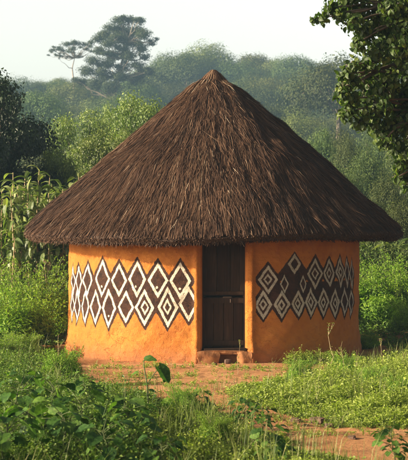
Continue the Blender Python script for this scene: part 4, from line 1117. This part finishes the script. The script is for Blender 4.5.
# unseen bush beyond the left edge, placed to shade the foreground
for x, y, sc_, lab in ((-3.8, 8.4, .72, 'unseen dense bush placed outside the left edge to shade the foreground'),):
    r = bush('undergrowth_bush', bm_d, 0, 30, 200, 1.55, lab); r.location = (x, y, gz(x, y)); r.scale = (sc_, sc_, sc_ * 1.05)

for x, y, s_, lab in ((8.6, 14.5, 1.25, 'unseen tree added right of the yard to block skylight, beyond the overhanging one'), (9.2, 20.5, 1.35, 'unseen tree added right of the yard to block skylight, level with the hut'), (10.5, 27, 1.4, 'unseen tree added right of the yard to block skylight, behind the hut'), (6.6, 8.5, 1.2, 'unseen tree added to block skylight right of the camera'), (6.5, 1.5, 1.3, 'unseen tree added to block skylight just behind the camera on the right')):
    copy_tree(first['mango'], (x, y, gz(x, y)), rng.uniform(0, 6.28), (s_ * 1.5, s_ * 1.5, s_), lab)  # out of view, added to cut the sky fill on the right wall

# ------------------------------------------------------------------ haze
m, nt, out = nmat('haze_air')
pv_ = nd(nt, 'ShaderNodeVolumePrincipled'); pv_.inputs['Density'].default_value = .00060
pv_.inputs['Color'].default_value = (.42, .70, 1.0, 1); pv_.inputs['Anisotropy'].default_value = .0
nt.links.new(pv_.outputs[0], out.inputs['Volume'])
mb = MB(); box(mb, (0, 282, 23), (620, 650, 52)); hz = mb.build('haze', m); tag(hz, kind='stuff')

# ------------------------------------------------------------------ light, sky
SAZ, SEL = R(-75), R(18)       # azimuth from the view-facing side, left
to_sun = Vector((math.sin(SAZ) * math.cos(SEL), -math.cos(SAZ) * math.cos(SEL), math.sin(SEL)))
ld = bpy.data.lights.new('sun', 'SUN'); ld.energy = 5.0; ld.angle = R(.6); ld.color = (1.0, .83, .60)
lo = bpy.data.objects.new('sun', ld); C.objects.link(lo); lo.rotation_euler = to_sun.to_track_quat('Z', 'Y').to_euler(); lo.location = (-20, 0, 20)
w = bpy.data.worlds.new('World'); S.world = w; w.use_nodes = True; nt = w.node_tree; nt.nodes.clear()
sk = nt.nodes.new('ShaderNodeTexSky'); sk.sky_type = 'NISHITA'; sk.sun_disc = False
sk.sun_elevation = SEL; sk.sun_rotation = math.atan2(to_sun.x, to_sun.y); sk.dust_density = 4.0; sk.air_density = 1.0; sk.ozone_density = 1.0
hs = nt.nodes.new('ShaderNodeHueSaturation'); hs.inputs['Saturation'].default_value = .4; hs.inputs['Value'].default_value = 1.0
bg = nt.nodes.new('ShaderNodeBackground'); bg.inputs[1].default_value = .088
wo = nt.nodes.new('ShaderNodeOutputWorld')
tcw = nt.nodes.new('ShaderNodeTexCoord'); sx = nt.nodes.new('ShaderNodeSeparateXYZ'); nt.links.new(tcw.outputs['Generated'], sx.inputs[0])
gr = ramp(nt, sx.outputs[2], [(0, (1.0, 1.0, 1.0)), (.20, (1.0, 1.0, 1.0)), (.36, (.30, .30, .31)), (1, (.24, .24, .26))])   # milky haze near the horizon
bright = mixc(nt, 1.0, hs.outputs[0], (2.15, 1.98, 1.70), 'MULTIPLY')
fin = mixc(nt, 1.0, bright, gr, 'MULTIPLY')
nt.links.new(sk.outputs[0], hs.inputs['Color']); nt.links.new(fin, bg.inputs[0]); nt.links.new(bg.outputs[0], wo.inputs[0])

cd = bpy.data.cameras.new('camera'); cam = bpy.data.objects.new('camera', cd); C.objects.link(cam)
cam.location = (0, 0, HC); cam.rotation_euler = (R(90), 0, 0)
cd.sensor_fit = 'HORIZONTAL'; cd.sensor_width = 36; cd.lens = 36 * F / 408; cd.shift_y = 10 / 408
cd.clip_end = 2000; cd.clip_start = .1
cd.dof.use_dof = True; cd.dof.focus_distance = 19.0; cd.dof.aperture_fstop = 7.0
S.camera = cam
S.render.engine = 'CYCLES'
S.cycles.max_bounces = 7; S.cycles.transmission_bounces = 4; S.cycles.diffuse_bounces = 3; S.cycles.glossy_bounces = 2; S.cycles.volume_bounces = 1
S.cycles.use_denoising = True
S.cycles.sample_clamp_indirect = 6
S.view_settings.view_transform = 'Standard'; S.view_settings.look = 'None'; S.view_settings.gamma = 1; S.view_settings.use_curve_mapping = False
S.view_settings.exposure = 1.25
